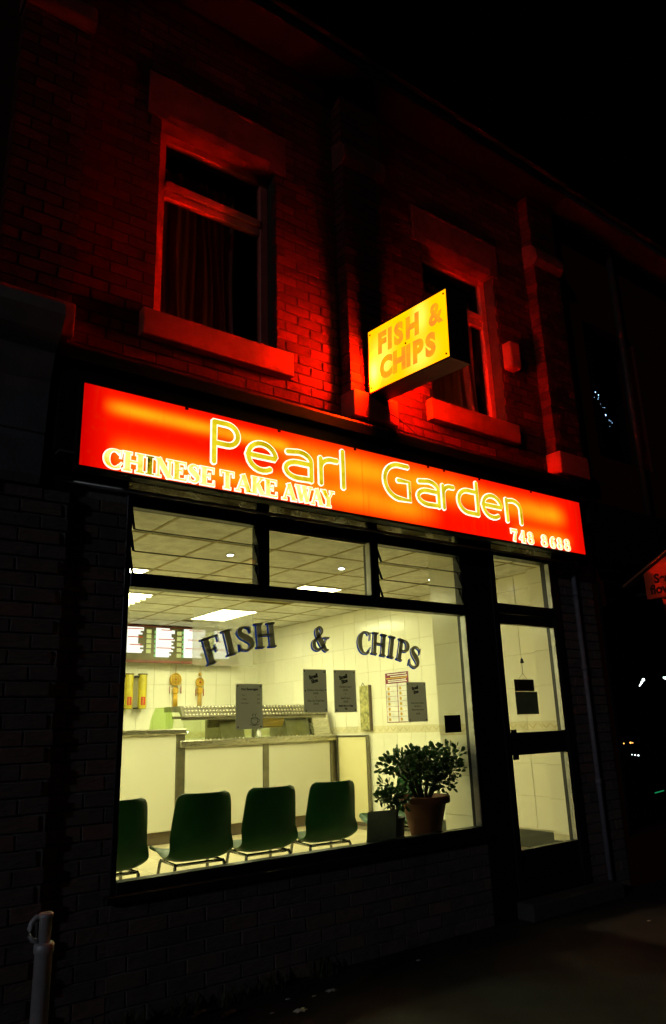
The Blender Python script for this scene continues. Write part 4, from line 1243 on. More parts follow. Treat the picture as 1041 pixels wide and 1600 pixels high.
# ================================================================== CHAIRS
def make_chair(loc):
    r = thing('plastic_chair', '', 'chair', loc, 'green plastic chairs')
    ox, oy, oz = loc
    prof = catmull([(-0.268, 0.795), (-0.255, 0.73), (-0.232, 0.60), (-0.205, 0.48), (-0.155, 0.39), (-0.07, 0.362), (0.05, 0.385), (0.15, 0.41), (0.205, 0.405), (0.228, 0.375)], 3)
    NP = len(prof) - 1
    def pt(u, v, off=0.0):
        q = u * NP
        i = min(int(q), NP - 1); f_ = q - i
        y = prof[i][0] * (1 - f_) + prof[i + 1][0] * f_
        z = prof[i][1] * (1 - f_) + prof[i + 1][1] * f_
        dy = prof[i + 1][0] - prof[i][0]; dz = prof[i + 1][1] - prof[i][1]
        l = math.hypot(dy, dz)
        ny, nz_ = -dz / l, dy / l
        s = 2 * v - 1
        w = 0.187 + 0.044 * math.sin(math.pi / 2 * min(1, u * 1.9))
        # rounded corners at both ends
        e0 = min(1.0, u / 0.11); e1 = min(1.0, (1 - u) / 0.10)
        w *= 0.80 + 0.20 * math.sqrt(max(0, 1 - (1 - e0) ** 2))
        w *= 0.82 + 0.18 * math.sqrt(max(0, 1 - (1 - e1) ** 2))
        back = max(0.0, min(1.0, (z - 0.40) / 0.12))
        cur = abs(s) ** 2.6
        side = 0.055 * cur * back + 0.035 * (abs(s) ** 5) * (1 - back)
        # at the back the wings come forward, at the seat they rise
        y2 = y + 0.075 * cur * back + ny * off
        z2 = z + 0.035 * (abs(s) ** 4) * (1 - back) + nz_ * off
        return (ox + s * w, oy + y2, oz + z2)
    m = MB()
    m.grid(lambda u, v: pt(u, v, 0.0), 30, 18)
    m.grid(lambda u, v: pt(u, v, -0.007), 30, 18)
    for (a, b_) in (((0, 0), (0, 1)), ((1, 0), (1, 1)), ((0, 0), (1, 0)), ((0, 1), (1, 1))):
        m.grid(lambda u, v, a=a, b_=b_: pt(a[0] + (b_[0] - a[0]) * u, a[1] + (b_[1] - a[1]) * u, -0.007 * v), 30, 1)
    m.build('shell', 'chair', r)
    for sx_ in (-1, 1):
        for (yt, yb) in ((-0.13, -0.20), (0.14, 0.20)):
            MB().tube([(ox + sx_ * 0.165, oy + yt, oz + 0.352), (ox + sx_ * 0.175, oy + yt * 1.04, oz + 0.335), (ox + sx_ * 0.205, oy + yb, oz + 0.012)], 0.0115, 10).build('leg', 'chrome', r)
            MB().lathe([(0.015, 0), (0.016, 0.012), (0.014, 0.03)], (ox + sx_ * 0.206, oy + yb * 1.003, oz + 0.0), 10).build('foot', 'pot_black', r)
    MB().tube([(ox - 0.165, oy - 0.13, oz + 0.347), (ox + 0.165, oy - 0.13, oz + 0.347)], 0.010, 8).tube([(ox - 0.165, oy + 0.14, oz + 0.347), (ox + 0.165, oy + 0.14, oz + 0.347)], 0.010, 8).tube([(ox - 0.165, oy - 0.13, oz + 0.347), (ox - 0.165, oy + 0.14, oz + 0.347)], 0.010, 8).tube([(ox + 0.165, oy - 0.13, oz + 0.347), (ox + 0.165, oy + 0.14, oz + 0.347)], 0.010, 8).build('under_frame', 'chrome', r)
    return r
chl = ['green plastic chair at the left end of the row, cut off by the window edge', 'green plastic chair with its back to the window, second from the left', 'green plastic chair with its back to the window, third from the left', 'green plastic chair at the right end of the row, left of the leaning card', 'green plastic chair behind the terracotta pot, mostly hidden by the plant']
proto = make_chair((1.875, 0.71, ZF))
proto.rotation_euler.z = rad(1)
for k, (x, y, a) in enumerate(((1.955, 0.71, -2), (2.495, 0.715, -4), (3.025, 0.71, -2.5), (3.58, 0.71, -5), (4.55, 0.98, 78))):
    c = proto if k == 0 else copy_tree(proto, (x, y, ZF), rad(a))
    c['label'] = chl[k]

# ================================================================== PLANTS
def leaves(mb, lobes, n, size, rr):
    tot = sum(l[3] * l[4] * l[5] for l in lobes)
    for (cx_, cy_, cz_, rx, ry, rz) in lobes:
        for _ in range(int(n * rx * ry * rz / tot)):
            while True:
                d = Vector((rr.uniform(-1, 1), rr.uniform(-1, 1), rr.uniform(-1, 1)))
                if 0.35 < d.length < 1: break
            p = Vector((cx_ + d.x * rx, cy_ + d.y * ry, cz_ + d.z * rz))
            o = (d.normalized() + Vector((rr.uniform(-0.8, 0.8), rr.uniform(-0.8, 0.8), rr.uniform(-0.2, 1.0)))).normalized()
            sd_ = o.cross(Vector((rr.uniform(-1, 1), rr.uniform(-1, 1), rr.uniform(-1, 1)))).normalized()
            nn = o.cross(sd_)
            L = size * rr.uniform(0.65, 1.25)
            w = L * 0.30
            b0 = len(mb.v)
            for (a, s, h) in ((0, 0, 0), (0.45, -0.8, 0.04), (0.45, 0.8, 0.04), (0.78, -0.9, 0.09), (0.78, 0.9, 0.09), (1.0, 0, 0.16), (0.5, 0, -0.05), (0.8, 0, 0.0)):
                mb.v.append(tuple(p + o * (a * L) + sd_ * (s * w) + nn * (h * L)))
            mb.cs = True
            for f_ in ((0, 6, 1), (0, 2, 6), (1, 6, 7, 3), (6, 2, 4, 7), (3, 7, 5), (7, 4, 5)):
                mb.face([b0 + i for i in f_])
            mb.cs = False
rr = random.Random(11)
PX, PY, PZ = 4.215, 0.215, 0.602
r = thing('potted_plant', 'large bushy jade plant in a terracotta pot on the window sill', 'plant', (PX, PY, PZ))
po = MB().lathe([(0.10, 0), (0.105, 0.01), (0.170, 0.28), (0.176, 0.28), (0.198, 0.282), (0.203, 0.29), (0.203, 0.326), (0.198, 0.334), (0.183, 0.334), (0.172, 0.29)], (PX, PY, PZ), 36).build('pot', 'terracotta', r)
MB().lathe([(0.17, 0.29), (0.17, 0.305), (0.02, 0.312)], (PX, PY, PZ), 24).build('soil', 'soil', po)
lob = [(3.92, 0.17, 1.185, 0.12, 0.10, 0.075), (3.85, 0.18, 1.165, 0.10, 0.07, 0.045), (4.03, 0.17, 1.23, 0.13, 0.1, 0.07), (4.15, 0.18, 1.17, 0.16, 0.12, 0.11), (4.30, 0.19, 1.20, 0.14, 0.12, 0.09), (4.45, 0.18, 1.20, 0.12, 0.1, 0.10), (4.54, 0.16, 1.23, 0.075, 0.07, 0.055), (4.50, 0.17, 1.12, 0.09, 0.09, 0.09), (4.38, 0.18, 1.07, 0.13, 0.11, 0.10), (4.25, 0.2, 1.06, 0.14, 0.12, 0.09), (4.09, 0.2, 1.11, 0.09, 0.1, 0.08), (4.42, 0.19, 0.99, 0.08, 0.08, 0.05)]
m = MB(); leaves(m, lob, 1150, 0.050, rr)
m.build('crown', 'leaf', r)
s_ = MB()
for (cx_, cy_, cz_, *_k) in lob:
    s_.tube([(PX + (cx_ - PX) * 0.15, PY, PZ + 0.29), (PX + (cx_ - PX) * 0.5 + rr.uniform(-0.02, 0.02), PY - 0.01, 0.5 * (PZ + 0.33 + cz_)), (cx_, cy_, cz_)], [0.014, 0.009, 0.005], 7)
s_.build('stems', 'stem', r)
QX, QY = 3.875, 0.16
r = thing('potted_plant', 'small jade plant in a black plastic pot beside the leaning card', 'plant', (QX, QY, PZ))
po = MB().lathe([(0.045, 0), (0.047, 0.005), (0.062, 0.195), (0.068, 0.197), (0.068, 0.212), (0.06, 0.212), (0.055, 0.19)], (QX, QY, PZ), 24).build('pot', 'pot_black', r)
MB().lathe([(0.056, 0.19), (0.056, 0.198), (0.01, 0.2)], (QX, QY, PZ), 16).build('soil', 'soil', po)
lob = [(3.785, 0.15, 1.03, 0.05, 0.05, 0.055), (3.80, 0.15, 0.97, 0.085, 0.07, 0.05), (3.76, 0.15, 0.945, 0.05, 0.05, 0.05), (3.85, 0.15, 0.94, 0.075, 0.06, 0.06), (3.93, 0.15, 0.93, 0.07, 0.06, 0.05), (3.90, 0.15, 0.985, 0.045, 0.045, 0.035)]
m = MB(); leaves(m, lob, 210, 0.052, rr)
m.build('crown', 'leaf', r)
s_ = MB()
for (cx_, cy_, cz_, *_k) in lob:
    s_.tube([(QX, QY, PZ + 0.19), (0.5 * (QX + cx_), QY, 0.5 * (PZ + 0.23 + cz_)), (cx_, cy_, cz_)], [0.009, 0.006, 0.004], 6)
s_.build('stems', 'stem', r)

# card leaning on the window
def card(u, v):
    return (3.50 + 0.27 * u + 0.004 * v, 0.035 + 0.012 * math.sin(3 * u) + 0.03 * (1 - v), 0.603 + (0.287 - 0.008 * u) * v)
def card2(u, v):
    p = card(u, v)
    return (p[0], p[1] + 0.0015, p[2])
MB().grid(card, 10, 6).grid(card2, 10, 6).build('leaning_card', 'paper_thick', None, label='pale handwritten card leaning against the window bottom beside the small plant', cat='card')

# ================================================================== NOTICES ON THE GLASS
def notice(name, label, x0, x1, z0, z1, lines, skew=0.0, pins=((0.06, 0.05), (0.92, 0.06), (0.08, 0.95), (0.93, 0.95)), sketch=False):
    r = thing(name, label, 'notice', ((x0 + x1) / 2, 0.005, z0), 'paper notices on the window')
    def f(u, v, dy=0.0):
        return (x0 + (x1 - x0) * u + skew * v, 0.0055 + dy + 0.0015 * math.sin(5 * u + 3 * v), z0 + (z1 - z0) * v)
    m = MB().grid(f, 8, 8).grid(lambda u, v: f(u, v, 0.0006), 8, 8)
    so = m.build('sheet', 'paper', r)
    for (u, v) in pins:
        p = f(u, 1 - v)
        MB().lathe([(0.0045, -0.001), (0.0045, 0.001)], (0, 0, 0), 8)
        k = MB()
        for q in range(1):
            k.prism([(p[0] + 0.0055 * math.cos(a), p[2] + 0.0055 * math.sin(a)) for a in [i * math.pi / 4 for i in range(8)]], 'y', 0.0034, 0.0040)
        k.build('sucker', 'ink', r)
    for (u, v, body, size, bold, mat, rot) in lines:
        p = f(u, 1 - v)
        a = rad(rot)
        text_obj('printed_line', body, size, mat, r, (p[0], 0.0030, p[2]), (math.cos(a), 0, math.sin(a)), (-math.sin(a), 0, math.cos(a)), bold=bold, depth=0.0002)
    if sketch:
        k = MB()
        def FF(x, y, d): return (x0 + x, 0.0031 - d, z0 + y)
        for pts in ([(0.115, 0.068, 0.003), (0.112, 0.05, 0.004), (0.122, 0.032, 0.004), (0.150, 0.031, 0.004), (0.162, 0.05, 0.004), (0.160, 0.068, 0.003)], [(0.112, 0.067, 0.003), (0.138, 0.072, 0.003), (0.162, 0.067, 0.003), (0.138, 0.062, 0.003), (0.113, 0.067, 0.003)], [(0.161, 0.062, 0.003), (0.176, 0.058, 0.003), (0.172, 0.044, 0.003), (0.158, 0.042, 0.003)], [(0.128, 0.078, 0.003), (0.122, 0.088, 0.004), (0.132, 0.096, 0.003)], [(0.148, 0.078, 0.003), (0.142, 0.088, 0.004), (0.152, 0.096, 0.003)], [(0.10, 0.03, 0.003), (0.135, 0.022, 0.004), (0.175, 0.03, 0.003)]):
            ribbon(k, catmull(pts, 4), 0, 0, 0.0003, FF)
        k.build('line_drawing', 'ink_grey', r)
    return r
small = [(0.42, 0.17, 'Small', 0.036, 0.0022, 'ink', 14), (0.47, 0.27, 'Size', 0.036, 0.0022, 'ink', 14)]
notice('window_notice', 'grey notice headed Beverages with a small drawing, leftmost sheet on the glass', 2.43, 2.63, 1.475, 1.76,
       [(0.5, 0.12, 'Hot Beverages', 0.021, 0.0009, 'ink_grey', 0), (0.26, 0.25, 'Tea', 0.014, 0, 'ink_grey', 0), (0.84, 0.25, '0.50', 0.013, 0, 'ink_grey', 0), (0.30, 0.34, 'Coffee', 0.014, 0, 'ink_grey', 0), (0.84, 0.34, '0.60', 0.013, 0, 'ink_grey', 0), (0.32, 0.43, 'Hot Choc', 0.014, 0, 'ink_grey', 0), (0.84, 0.43, '0.70', 0.013, 0, 'ink_grey', 0)], sketch=True)
notice('window_notice', 'grey notice on the glass offering Chicken Fried Rice, left of the middle pair', 2.962, 3.160, 1.570, 1.862,
       small + [(0.5, 0.485, 'Chicken Fried Rice', 0.0185, 0.0003, 'ink_grey', 0), (0.5, 0.56, '£4.00', 0.0185, 0.0003, 'ink_grey', 0), (0.5, 0.64, 'or', 0.017, 0, 'ink_grey', 0), (0.5, 0.73, 'Char Siu Fried Rice', 0.0185, 0.0003, 'ink_grey', 0), (0.5, 0.80, '£4.20', 0.0185, 0.0003, 'ink_grey', 0)], skew=-0.003,
       pins=((0.05, 0.04), (0.9, 0.06), (0.06, 0.5), (0.95, 0.48), (0.08, 0.96), (0.93, 0.94)))
notice('window_notice', 'grey notice on the glass offering Chicken Curry, right of the middle pair', 3.222, 3.420, 1.568, 1.862,
       small + [(0.5, 0.40, 'Chicken Curry', 0.0185, 0.0003, 'ink_grey', 0), (0.5, 0.48, '£4.70', 0.0185, 0.0003, 'ink_grey', 0), (0.5, 0.565, 'or', 0.017, 0, 'ink_grey', 0), (0.5, 0.67, 'Beef Curry', 0.0185, 0.0003, 'ink_grey', 0), (0.5, 0.755, '£4.70', 0.0185, 0.0003, 'ink_grey', 0), (0.5, 0.85, 'Boiled Rice or Chips', 0.0155, 0.0009, 'ink', 0), (0.5, 0.92, '90p', 0.016, 0.0008, 'ink', 0)])
notice('window_notice', 'grey notice on the glass overlapping the white meal poster on the wall behind', 3.912, 4.113, 1.488, 1.782,
       [(0.42, 0.15, 'Small', 0.032, 0.002, 'ink', 12), (0.46, 0.25, 'Size', 0.032, 0.002, 'ink', 12), (0.5, 0.53, 'Sweet & Sour Chicken', 0.0145, 0.0003, 'ink_grey', 0), (0.5, 0.61, 'with Rice or', 0.0145, 0.0003, 'ink_grey', 0), (0.5, 0.70, 'Roast Duck & Rice', 0.016, 0.0003, 'ink_grey', 0), (0.5, 0.80, '£4.70', 0.0185, 0.0003, 'ink_grey', 0)])
MB().bbox(4.29, 4.47, 0.004, 0.007, 1.398, 1.53, 0.001).build('black_card', 'black_card', None, label='plain black card stuck on the right edge of the window glass', cat='card')
fm = MB().box(2.115, 2.56, 0.0040, 0.0046, 1.87, 2.235)
fm.build('film_patch', 'film', None, label='hazy rectangle of clear film on the glass behind the letters FI', cat='film')

# lettering on the window
LW = thing('window_lettering', 'arched FISH & CHIPS lettering in grey with blue shadow on the main pane', 'lettering', (3.1, -0.004, 1.87))
letters = [('F', 2.252, 1.972, 19, 0.172, 1.02), ('I', 2.372, 2.022, 16, 0.168, 1.12), ('S', 2.492, 2.053, 11, 0.166, 1.06), ('H', 2.650, 2.082, 6, 0.166, 1.0), ('&', 3.108, 2.078, 0, 0.175, 0.95),
           ('C', 3.512, 2.066, -4, 0.172, 0.95), ('H', 3.650, 2.059, -8, 0.166, 0.86), ('I', 3.772, 2.043, -11, 0.166, 0.95), ('P', 3.889, 2.019, -14, 0.168, 0.92), ('S', 4.004, 1.974, -17, 0.172, 0.95)]
for (ch, x, z, a, s, wx) in letters:
    w, d = SER[ch]
    ca, sa = math.cos(rad(a)), math.sin(rad(a))
    def F(px, py, dd, x=x, z=z, s=s, wx=wx, w=w, ca=ca, sa=sa, ox=0.0, oz=0.0):
        lx, lz = (px - w / 2) * s * wx, (py - 0.5) * s
        return (x + ox + lx * ca - lz * sa, -0.0036 - dd, z + oz + lx * sa + lz * ca)
    def F2(px, py, dd, F=F):
        q = F(px, py, dd)
        return (q[0] - 0.013, q[1], q[2] - 0.008)
    lo = letter_mesh(d, F, 0.0, 0.0035, 0.0042).build('letter', 'decal_face', LW)
    shadow_mesh(d, F, (-0.0135, -0.0085), 0.0003).build('letter_shadow', 'decal_shadow', lo)

# sign hanging in the door
r = thing('door_sign', 'dark open sign hanging by a cord in the upper door glass above a square card', 'sign', (5.29, 0.01, 1.52))
MB().lathe([(0.014, 0), (0.016, 0.01), (0.010, 0.035), (0.004, 0.045)], (5.30, 0.012, 1.955), 12).build('suction_hook', 'ink', r)
MB().tube([(5.30, 0.013, 1.96), (5.296, 0.013, 1.87), (5.235, 0.013, 1.815)], 0.0015, 5).tube([(5.296, 0.013, 1.87), (5.35, 0.013, 1.812)], 0.0015, 5).build('cord', 'ink', r)
MB().bbox(5.165, 5.425, 0.006, 0.010, 1.715, 1.815, 0.001).build('board', 'kick', r)
text_obj('board_word', 'OPEN', 0.075, 'poster_red', r, (5.295, 0.0050, 1.765), (1, 0, 0), (0, 0, 1), bold=0.001)
r = thing('door_card', 'square dark card stuck on the upper door glass under the hanging sign', 'card', (5.30, 0.01, 1.52))
MB().bbox(5.16, 5.455, 0.0045, 0.0058, 1.52, 1.712, 0.001).build('sheet', 'paper_thick', r)

# ================================================================== MAIN ILLUMINATED SIGN
SG = thing('shop_sign', 'long red illuminated sign reading Pearl Garden Chinese Take Away over the shopfront', 'sign', (3.64, -0.2, 2.95))
cb = MB().box(1.235, 6.03, -0.262, -0.201, 2.938, 3.478)
cb.build('cabinet', 'black_paint', SG)
ed = MB().box(1.225, 6.04, -0.284, -0.262, 3.466, 3.482).box(1.225, 6.04, -0.284, -0.262, 2.936, 2.954).box(1.225, 1.244, -0.283, -0.262, 2.954, 3.466).box(6.021, 6.04, -0.283, -0.262, 2.954, 3.466)
ed.build('edge_trim', 'black_paint', SG)
seams = [1.244, 2.588, 4.6105, 6.021]
for a, b_ in zip(seams[:-1], seams[1:]):
    MB().box(a + 0.0018, b_ - 0.0018, -0.280, -0.274, 2.954, 3.466).build('acrylic_panel', 'sign_red', SG)
MB().box(4.6085, 4.6125, -0.2765, -0.275, 2.97, 3.12).build('seam_glow', 'leak', SG)
for x in (1.9, 2.6, 3.27, 4.02, 4.2, 4.62, 5.3):
    MB().bbox(x - 0.012, x + 0.012, -0.2855, -0.2805, 3.448, 3.468, 0.002).build('clip', 'screw', SG)
def Fs(X, Z, sx_, sz_):
    return lambda px, py, dd: (X + px * sx_, -0.2805 - dd, Z + py * sz_)
big = [('P', 2.095, 0.175), ('e', 2.345, 0.22), ('a', 2.645, 0.215), ('r', 2.945, 0.145), ('l', 3.145, 0), ('G', 3.545, 0.25), ('a', 3.885, 0.225), ('r', 4.165, 0.12), ('d', 4.34, 0.225), ('e', 4.63, 0.235), ('n', 4.935, 0.185)]
for (ch, x, wd) in big:
    d = ROUND[ch]
    xs = [p[0] for s in d for p in s]
    ext = (max(xs) - min(xs)) or 1
    sx_ = (wd / ext) if wd else 0.3
    z0 = 3.135
    H = 0.275
    dm_ = []
    for s in d:
        dm_.append([(p[0] * sx_, p[1] * H, 0.031) for p in s])
    if ch == 'e': dm_ = [[(p[0], p[1], p[2]) for p in s] for s in dm_]
    xo = x - min(xs) * sx_
    lo = letter_mesh(dm_, Fs(xo, z0, 1, 1), 0.009, 0.0, 0.006, True).build('letter', 'neon_white', SG)
    letter_mesh(dm_, Fs(xo, z0, 1, 1), 0.0, 0.0082, 0.0125, True).build('letter_face', 'neon_yellow', lo)
cta = [('C', 1.383, 1.499), ('H', 1.497, 1.633), ('I', 1.636, 1.694), ('N', 1.700, 1.812), ('E', 1.818, 1.909), ('S', 1.915, 1.997), ('E', 2.003, 2.105), ('T', 2.141, 2.249), ('A', 2.252, 2.377), ('K', 2.378, 2.473), ('E', 2.476, 2.578), ('A', 2.614, 2.733), ('W', 2.728, 2.868), ('A', 2.85, 2.962), ('Y', 2.945, 3.06)]
for (ch, xa, xb) in cta:
    w, d = SER[ch]
    k = (xb - xa) / w
    dm_ = [[(p[0] * k, p[1] * 0.118, p[2] * 0.135) for p in s] for s in d]
    lo = letter_mesh(dm_, Fs(xa, 2.967, 1, 1), 0.0065, 0.0, 0.004).build('letter', 'neon_white', SG)
    letter_mesh(dm_, Fs(xa, 2.967, 1, 1), -0.0005, 0.0075, 0.0095).build('letter_face', 'dead_letter' if ch == 'I' else 'neon_yellow2', lo)
dig = [('7', 4.957, 5.058), ('4', 5.067, 5.161), ('8', 5.174, 5.279), ('8', 5.364, 5.473), ('6', 5.488, 5.584), ('8', 5.593, 5.687), ('8', 5.695, 5.805)]
for (ch, xa, xb) in dig:
    w, d = SER[ch]
    k = (xb - xa) / w * 0.92
    dm_ = []
    for s in d:
        dm_.append(s if s == 'c' else [(p[0] * k, p[1] * 0.105, p[2] * 0.115) for p in s])
    lo = letter_mesh(dm_, Fs(xa, 2.962, 1, 1), 0.0075, 0.0, 0.004).build('digit', 'neon_white', SG)
    letter_mesh(dm_, Fs(xa, 2.962, 1, 1), -0.001, 0.0075, 0.0095).build('digit_face', 'neon_yellow2', lo)

# ================================================================== PROJECTING SIGN
PSX0, PSX1 = 3.53, 3.72
TL = rad(4.2)
PS = thing('projecting_sign', 'yellow illuminated FISH & CHIPS box sign projecting from the wall', 'sign', (3.62, -0.13, 4.3))
P0 = Vector((0, -0.185, 4.02))                        # inner lower corner of the face
od = Vector((0, -math.cos(TL), -math.sin(TL)))        # outward
ud = Vector((0, -math.sin(TL) * 0.35, 1.0)).normalized()
WS, HS = 0.885, 0.535
def FP(s, t, x):
    q = P0 + od * s + ud * t
    return (x, q.y, q.z)
def slab(mb, s0, s1, t0, t1, x0, x1):
    v = [FP(s0, t0, x0), FP(s1, t0, x0), FP(s1, t1, x0), FP(s0, t1, x0), FP(s0, t0, x1), FP(s1, t0, x1), FP(s1, t1, x1), FP(s0, t1, x1)]
    mb.add(v, [(0, 1, 2, 3), (7, 6, 5, 4), (0, 4, 5, 1), (1, 5, 6, 2), (2, 6, 7, 3), (3, 7, 4, 0)])
    return mb
cb = MB()
slab(cb, -0.012, WS + 0.012, -0.014, 0.0, PSX0 - 0.004, PSX1 + 0.004)
slab(cb, -0.012, WS + 0.012, HS, HS + 0.012, PSX0 - 0.004, PSX1 + 0.004)
slab(cb, -0.012, 0.0, 0.0, HS, PSX0 - 0.004, PSX1 + 0.004)
slab(cb, WS, WS + 0.012, 0.0, HS, PSX0 - 0.004, PSX1 + 0.004)
cb.build('cabinet', 'black_paint', PS)
slab(MB(), 0, WS, 0, HS, PSX0 - 0.001, PSX0 + 0.004).build('lit_face', 'sign_yellow', PS)
slab(MB(), 0, WS, 0, HS, PSX1 - 0.004, PSX1 + 0.001).build('lit_face', 'sign_yellow', PS)
def pletter(ch, s, t, size, side, bold):
    x = PSX0 - 0.0016 if side < 0 else PSX1 + 0.0016
    p = FP(s if side < 0 else WS - s, t, x)
    xd = Vector(od) if side < 0 else -Vector(od)
    o = text_obj('letter', ch, size, 'sign_letter_o', PS, p, xd, ud, bold=bold, depth=0.0006)
    o.scale = (1.0, 1.12, 1.0)
for side in (-1, 1):
    for (ch, s) in (('F', 0.165), ('I', 0.262), ('S', 0.365), ('H', 0.52), ('&', 0.765)):
        pletter(ch, s, 0.375, 0.205, side, 0.008 if ch == '&' else 0.013)
    for (ch, s) in (('C', 0.205), ('H', 0.36), ('I', 0.462), ('P', 0.565), ('S', 0.70)):
        pletter(ch, s, 0.150, 0.205, side, 0.013)
    for (s, t) in ((0.025, 0.50), (0.86, 0.505), (0.855, 0.03), (0.025, 0.035), (0.44, 0.27)):
        x = PSX0 - 0.004 if side < 0 else PSX1 + 0.004
        q = FP(s, t, x)
        m = MB()
        m.prism([(q[1] + 0.008 * math.cos(a), q[2] + 0.008 * math.sin(a)) for a in [i * math.pi / 4 for i in range(8)]], 'x', x - 0.002, x + 0.002)
        m.build('screw', 'screw', PS)
br = MB().box(3.56, 3.69, -0.175, -0.131, 4.10, 4.45)
br.tube([(3.62, -0.19, 4.00), (3.62, -0.15, 3.99), (3.62, -0.13, 4.05)], 0.012, 8)
br.build('wall_bracket', 'black_paint', PS)

MB().tube(catmull([(3.64, -0.16, 4.0), (3.70, -0.19, 3.90), (3.80, -0.20, 3.86), (3.93, -0.21, 3.79), (4.02, -0.22, 3.725)], 5), 0.004, 6).build('cable', 'black_paint', None, label='thin dark cable trailing from the yellow sign down to the fascia', cat='cable')

# ================================================================== NEIGHBOUR ON THE RIGHT
NB = thing('neighbouring_building', 'dark neighbouring terrace shop beyond the right end of the red sign', 'building', (8.5, 0, 0))
m = MB()
m.box(6.43, 6.95, 0.0, 0.24, 3.0, 7.1).box(8.0, 12.0, 0.0, 0.24, 3.0, 7.1).box(6.95, 8.0, 0.0, 0.24, 3.0, 4.22).box(6.95, 8.0, 0.0, 0.24, 5.9, 7.1)
m.box(6.43, 6.52, -0.02, 0.24, 0, 3.0).box(6.52, 8.2, -0.02, 0.24, 0, 0.42).box(8.2, 12.0, -0.02, 0.24, 0, 3.0)
m.build('wall', 'brick_red', NB)
MB().box(6.43, 12, 5.0, 5.2, 0, 7.1).build('rear_wall', 'brick_red', NB)
MB().box(6.43, 12.0, -0.12, 0.0, 3.0, 3.6).build('fascia', 'black_paint', NB)
f_ = MB().box(6.95, 7.01, 0.12, 0.17, 4.22, 5.9).box(7.94, 8.0, 0.12, 0.17, 4.22, 5.9).box(7.01, 7.94, 0.12, 0.17, 4.22, 4.28).box(7.01, 7.94, 0.12, 0.17, 5.84, 5.9).build('window', 'black_paint', NB)
MB().box(7.01, 7.94, 0.14, 0.146, 4.28, 5.84).build('pane', 'glass_dark', f_)
f_ = MB().box(6.52, 6.57, -0.03, 0.04, 0.42, 3.0).box(8.13, 8.2, -0.03, 0.04, 0.42, 3.0).box(6.57, 8.13, -0.03, 0.04, 2.93, 3.0).build('shop_window', 'black_paint', NB)
MB().box(6.57, 8.13, -0.003, 0.003, 0.42, 2.93).build('pane', 'glass_dark', f_)
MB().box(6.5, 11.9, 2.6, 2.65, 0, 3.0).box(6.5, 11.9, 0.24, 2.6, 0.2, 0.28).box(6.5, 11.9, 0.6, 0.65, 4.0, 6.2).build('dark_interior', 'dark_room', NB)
MB().box(6.43, 12, -0.35, 5.2, 7.1, 7.2).prism([(-0.4, 7.2), (2.4, 9.2), (5.2, 7.2)], 'x', 6.43, 12.0).build('roof', 'slate', NB)
MB().tube([(7.62, -0.07, 3.6), (7.62, -0.07, 7.0)], 0.04, 10).build('downpipe', 'pipe_black', None, label='dark downpipe on the neighbouring wall at the far right', cat='downpipe')

# gabled florist board
FX = 7.05
r = thing('florist_sign', 'small orange gabled board with black words projecting at the right edge', 'sign', (FX, -0.02, 2.6))
MB().prism([(-0.235, 2.615), (-1.02, 2.60), (-1.02, 2.865), (-0.627, 3.075), (-0.235, 2.872)], 'x', FX, FX + 0.05).build('board', 'florist', r)
MB().prism([(-0.0, 2.765), (-0.627, 3.095), (-1.25, 2.765), (-1.25, 2.79), (-0.627, 3.12), (-0.0, 2.79)], 'x', FX - 0.03, FX + 0.08).build('gable_edge', 'florist_edge', r)
text_obj('word', 'Send', 0.125, 'ink', r, (FX - 0.002, -0.34, 2.80), (0, -1, -0.03), (0, 0, 1), bold=0.006, align='LEFT')
text_obj('word', 'flowers', 0.125, 'ink', r, (FX - 0.002, -0.285, 2.695), (0, -1, -0.03), (0, 0, 1), bold=0.006, align='LEFT')
tu = MB().prism([(-0.44, 2.50), (-0.50, 2.50), (-0.54, 2.55), (-0.555, 2.60), (-0.51, 2.575), (-0.47, 2.605), (-0.44, 2.575), (-0.385, 2.60), (-0.40, 2.55)], 'x', FX + 0.01, FX + 0.03)
tu.build('tulip_emblem', 'florist', r)
MB().box(FX + 0.01, FX + 0.04, -0.235, -0.12, 2.66, 2.69).build('bracket', 'black_paint', r)

# small lights in the dark window beyond
def lights(name, label, cat, pts, mat):
    c = Vector(pts[0][:3])
    r = thing(name, label, cat, c)
    for (x, y, z, q) in pts:
        MB().ball((x, y, z), q, 8).build('bulb', mat, r)
rr = random.Random(5)
fp = []
for k in range(16):
    t = k / 15
    fp.append((7.34 + 0.24 * t + rr.uniform(-0.06, 0.06), 0.2, 5.14 - 0.35 * t + rr.uniform(-0.05, 0.05), rr.choice([0.0025, 0.0035, 0.006])))
lights('fairy_lights', 'cluster of tiny bluish lights in the dark upstairs window at far right', 'lights', fp, 'fairy')
lights('lamp_row', 'slanting row of four small white lamps in the dark window below the florist board', 'lamps', [(7.325, 0.1, 1.838, 0.013), (7.288, 0.1, 1.812, 0.010), (7.258, 0.1, 1.790, 0.007), (7.238, 0.1, 1.776, 0.005)], 'lampw')
lights('lamp', 'small white lamp at the right edge of the picture', 'lamp', [(7.765, 0.1, 1.858, 0.014), (7.72, 0.1, 1.864, 0.006)], 'lampw')
lights('amber_lights', 'two tiny amber lights low in the dark window at far right', 'lights', [(6.818, 0.1, 1.222, 0.006), (6.935, 0.1, 1.224, 0.009), (6.972, 0.1, 1.222, 0.005)], 'lampa')
lights('white_lights', 'three tiny white lights just below the amber ones at far right', 'lights', [(6.93, 0.1, 1.112, 0.003), (6.985, 0.1, 1.106, 0.005), (7.04, 0.1, 1.10, 0.006)], 'lampw')
MB().tube([(7.24, 0.1, 0.735), (7.40, 0.1, 0.745)], 0.005, 8).build('green_light', 'lampg', None, label='faint green strip light low at the right edge of the picture', cat='light')

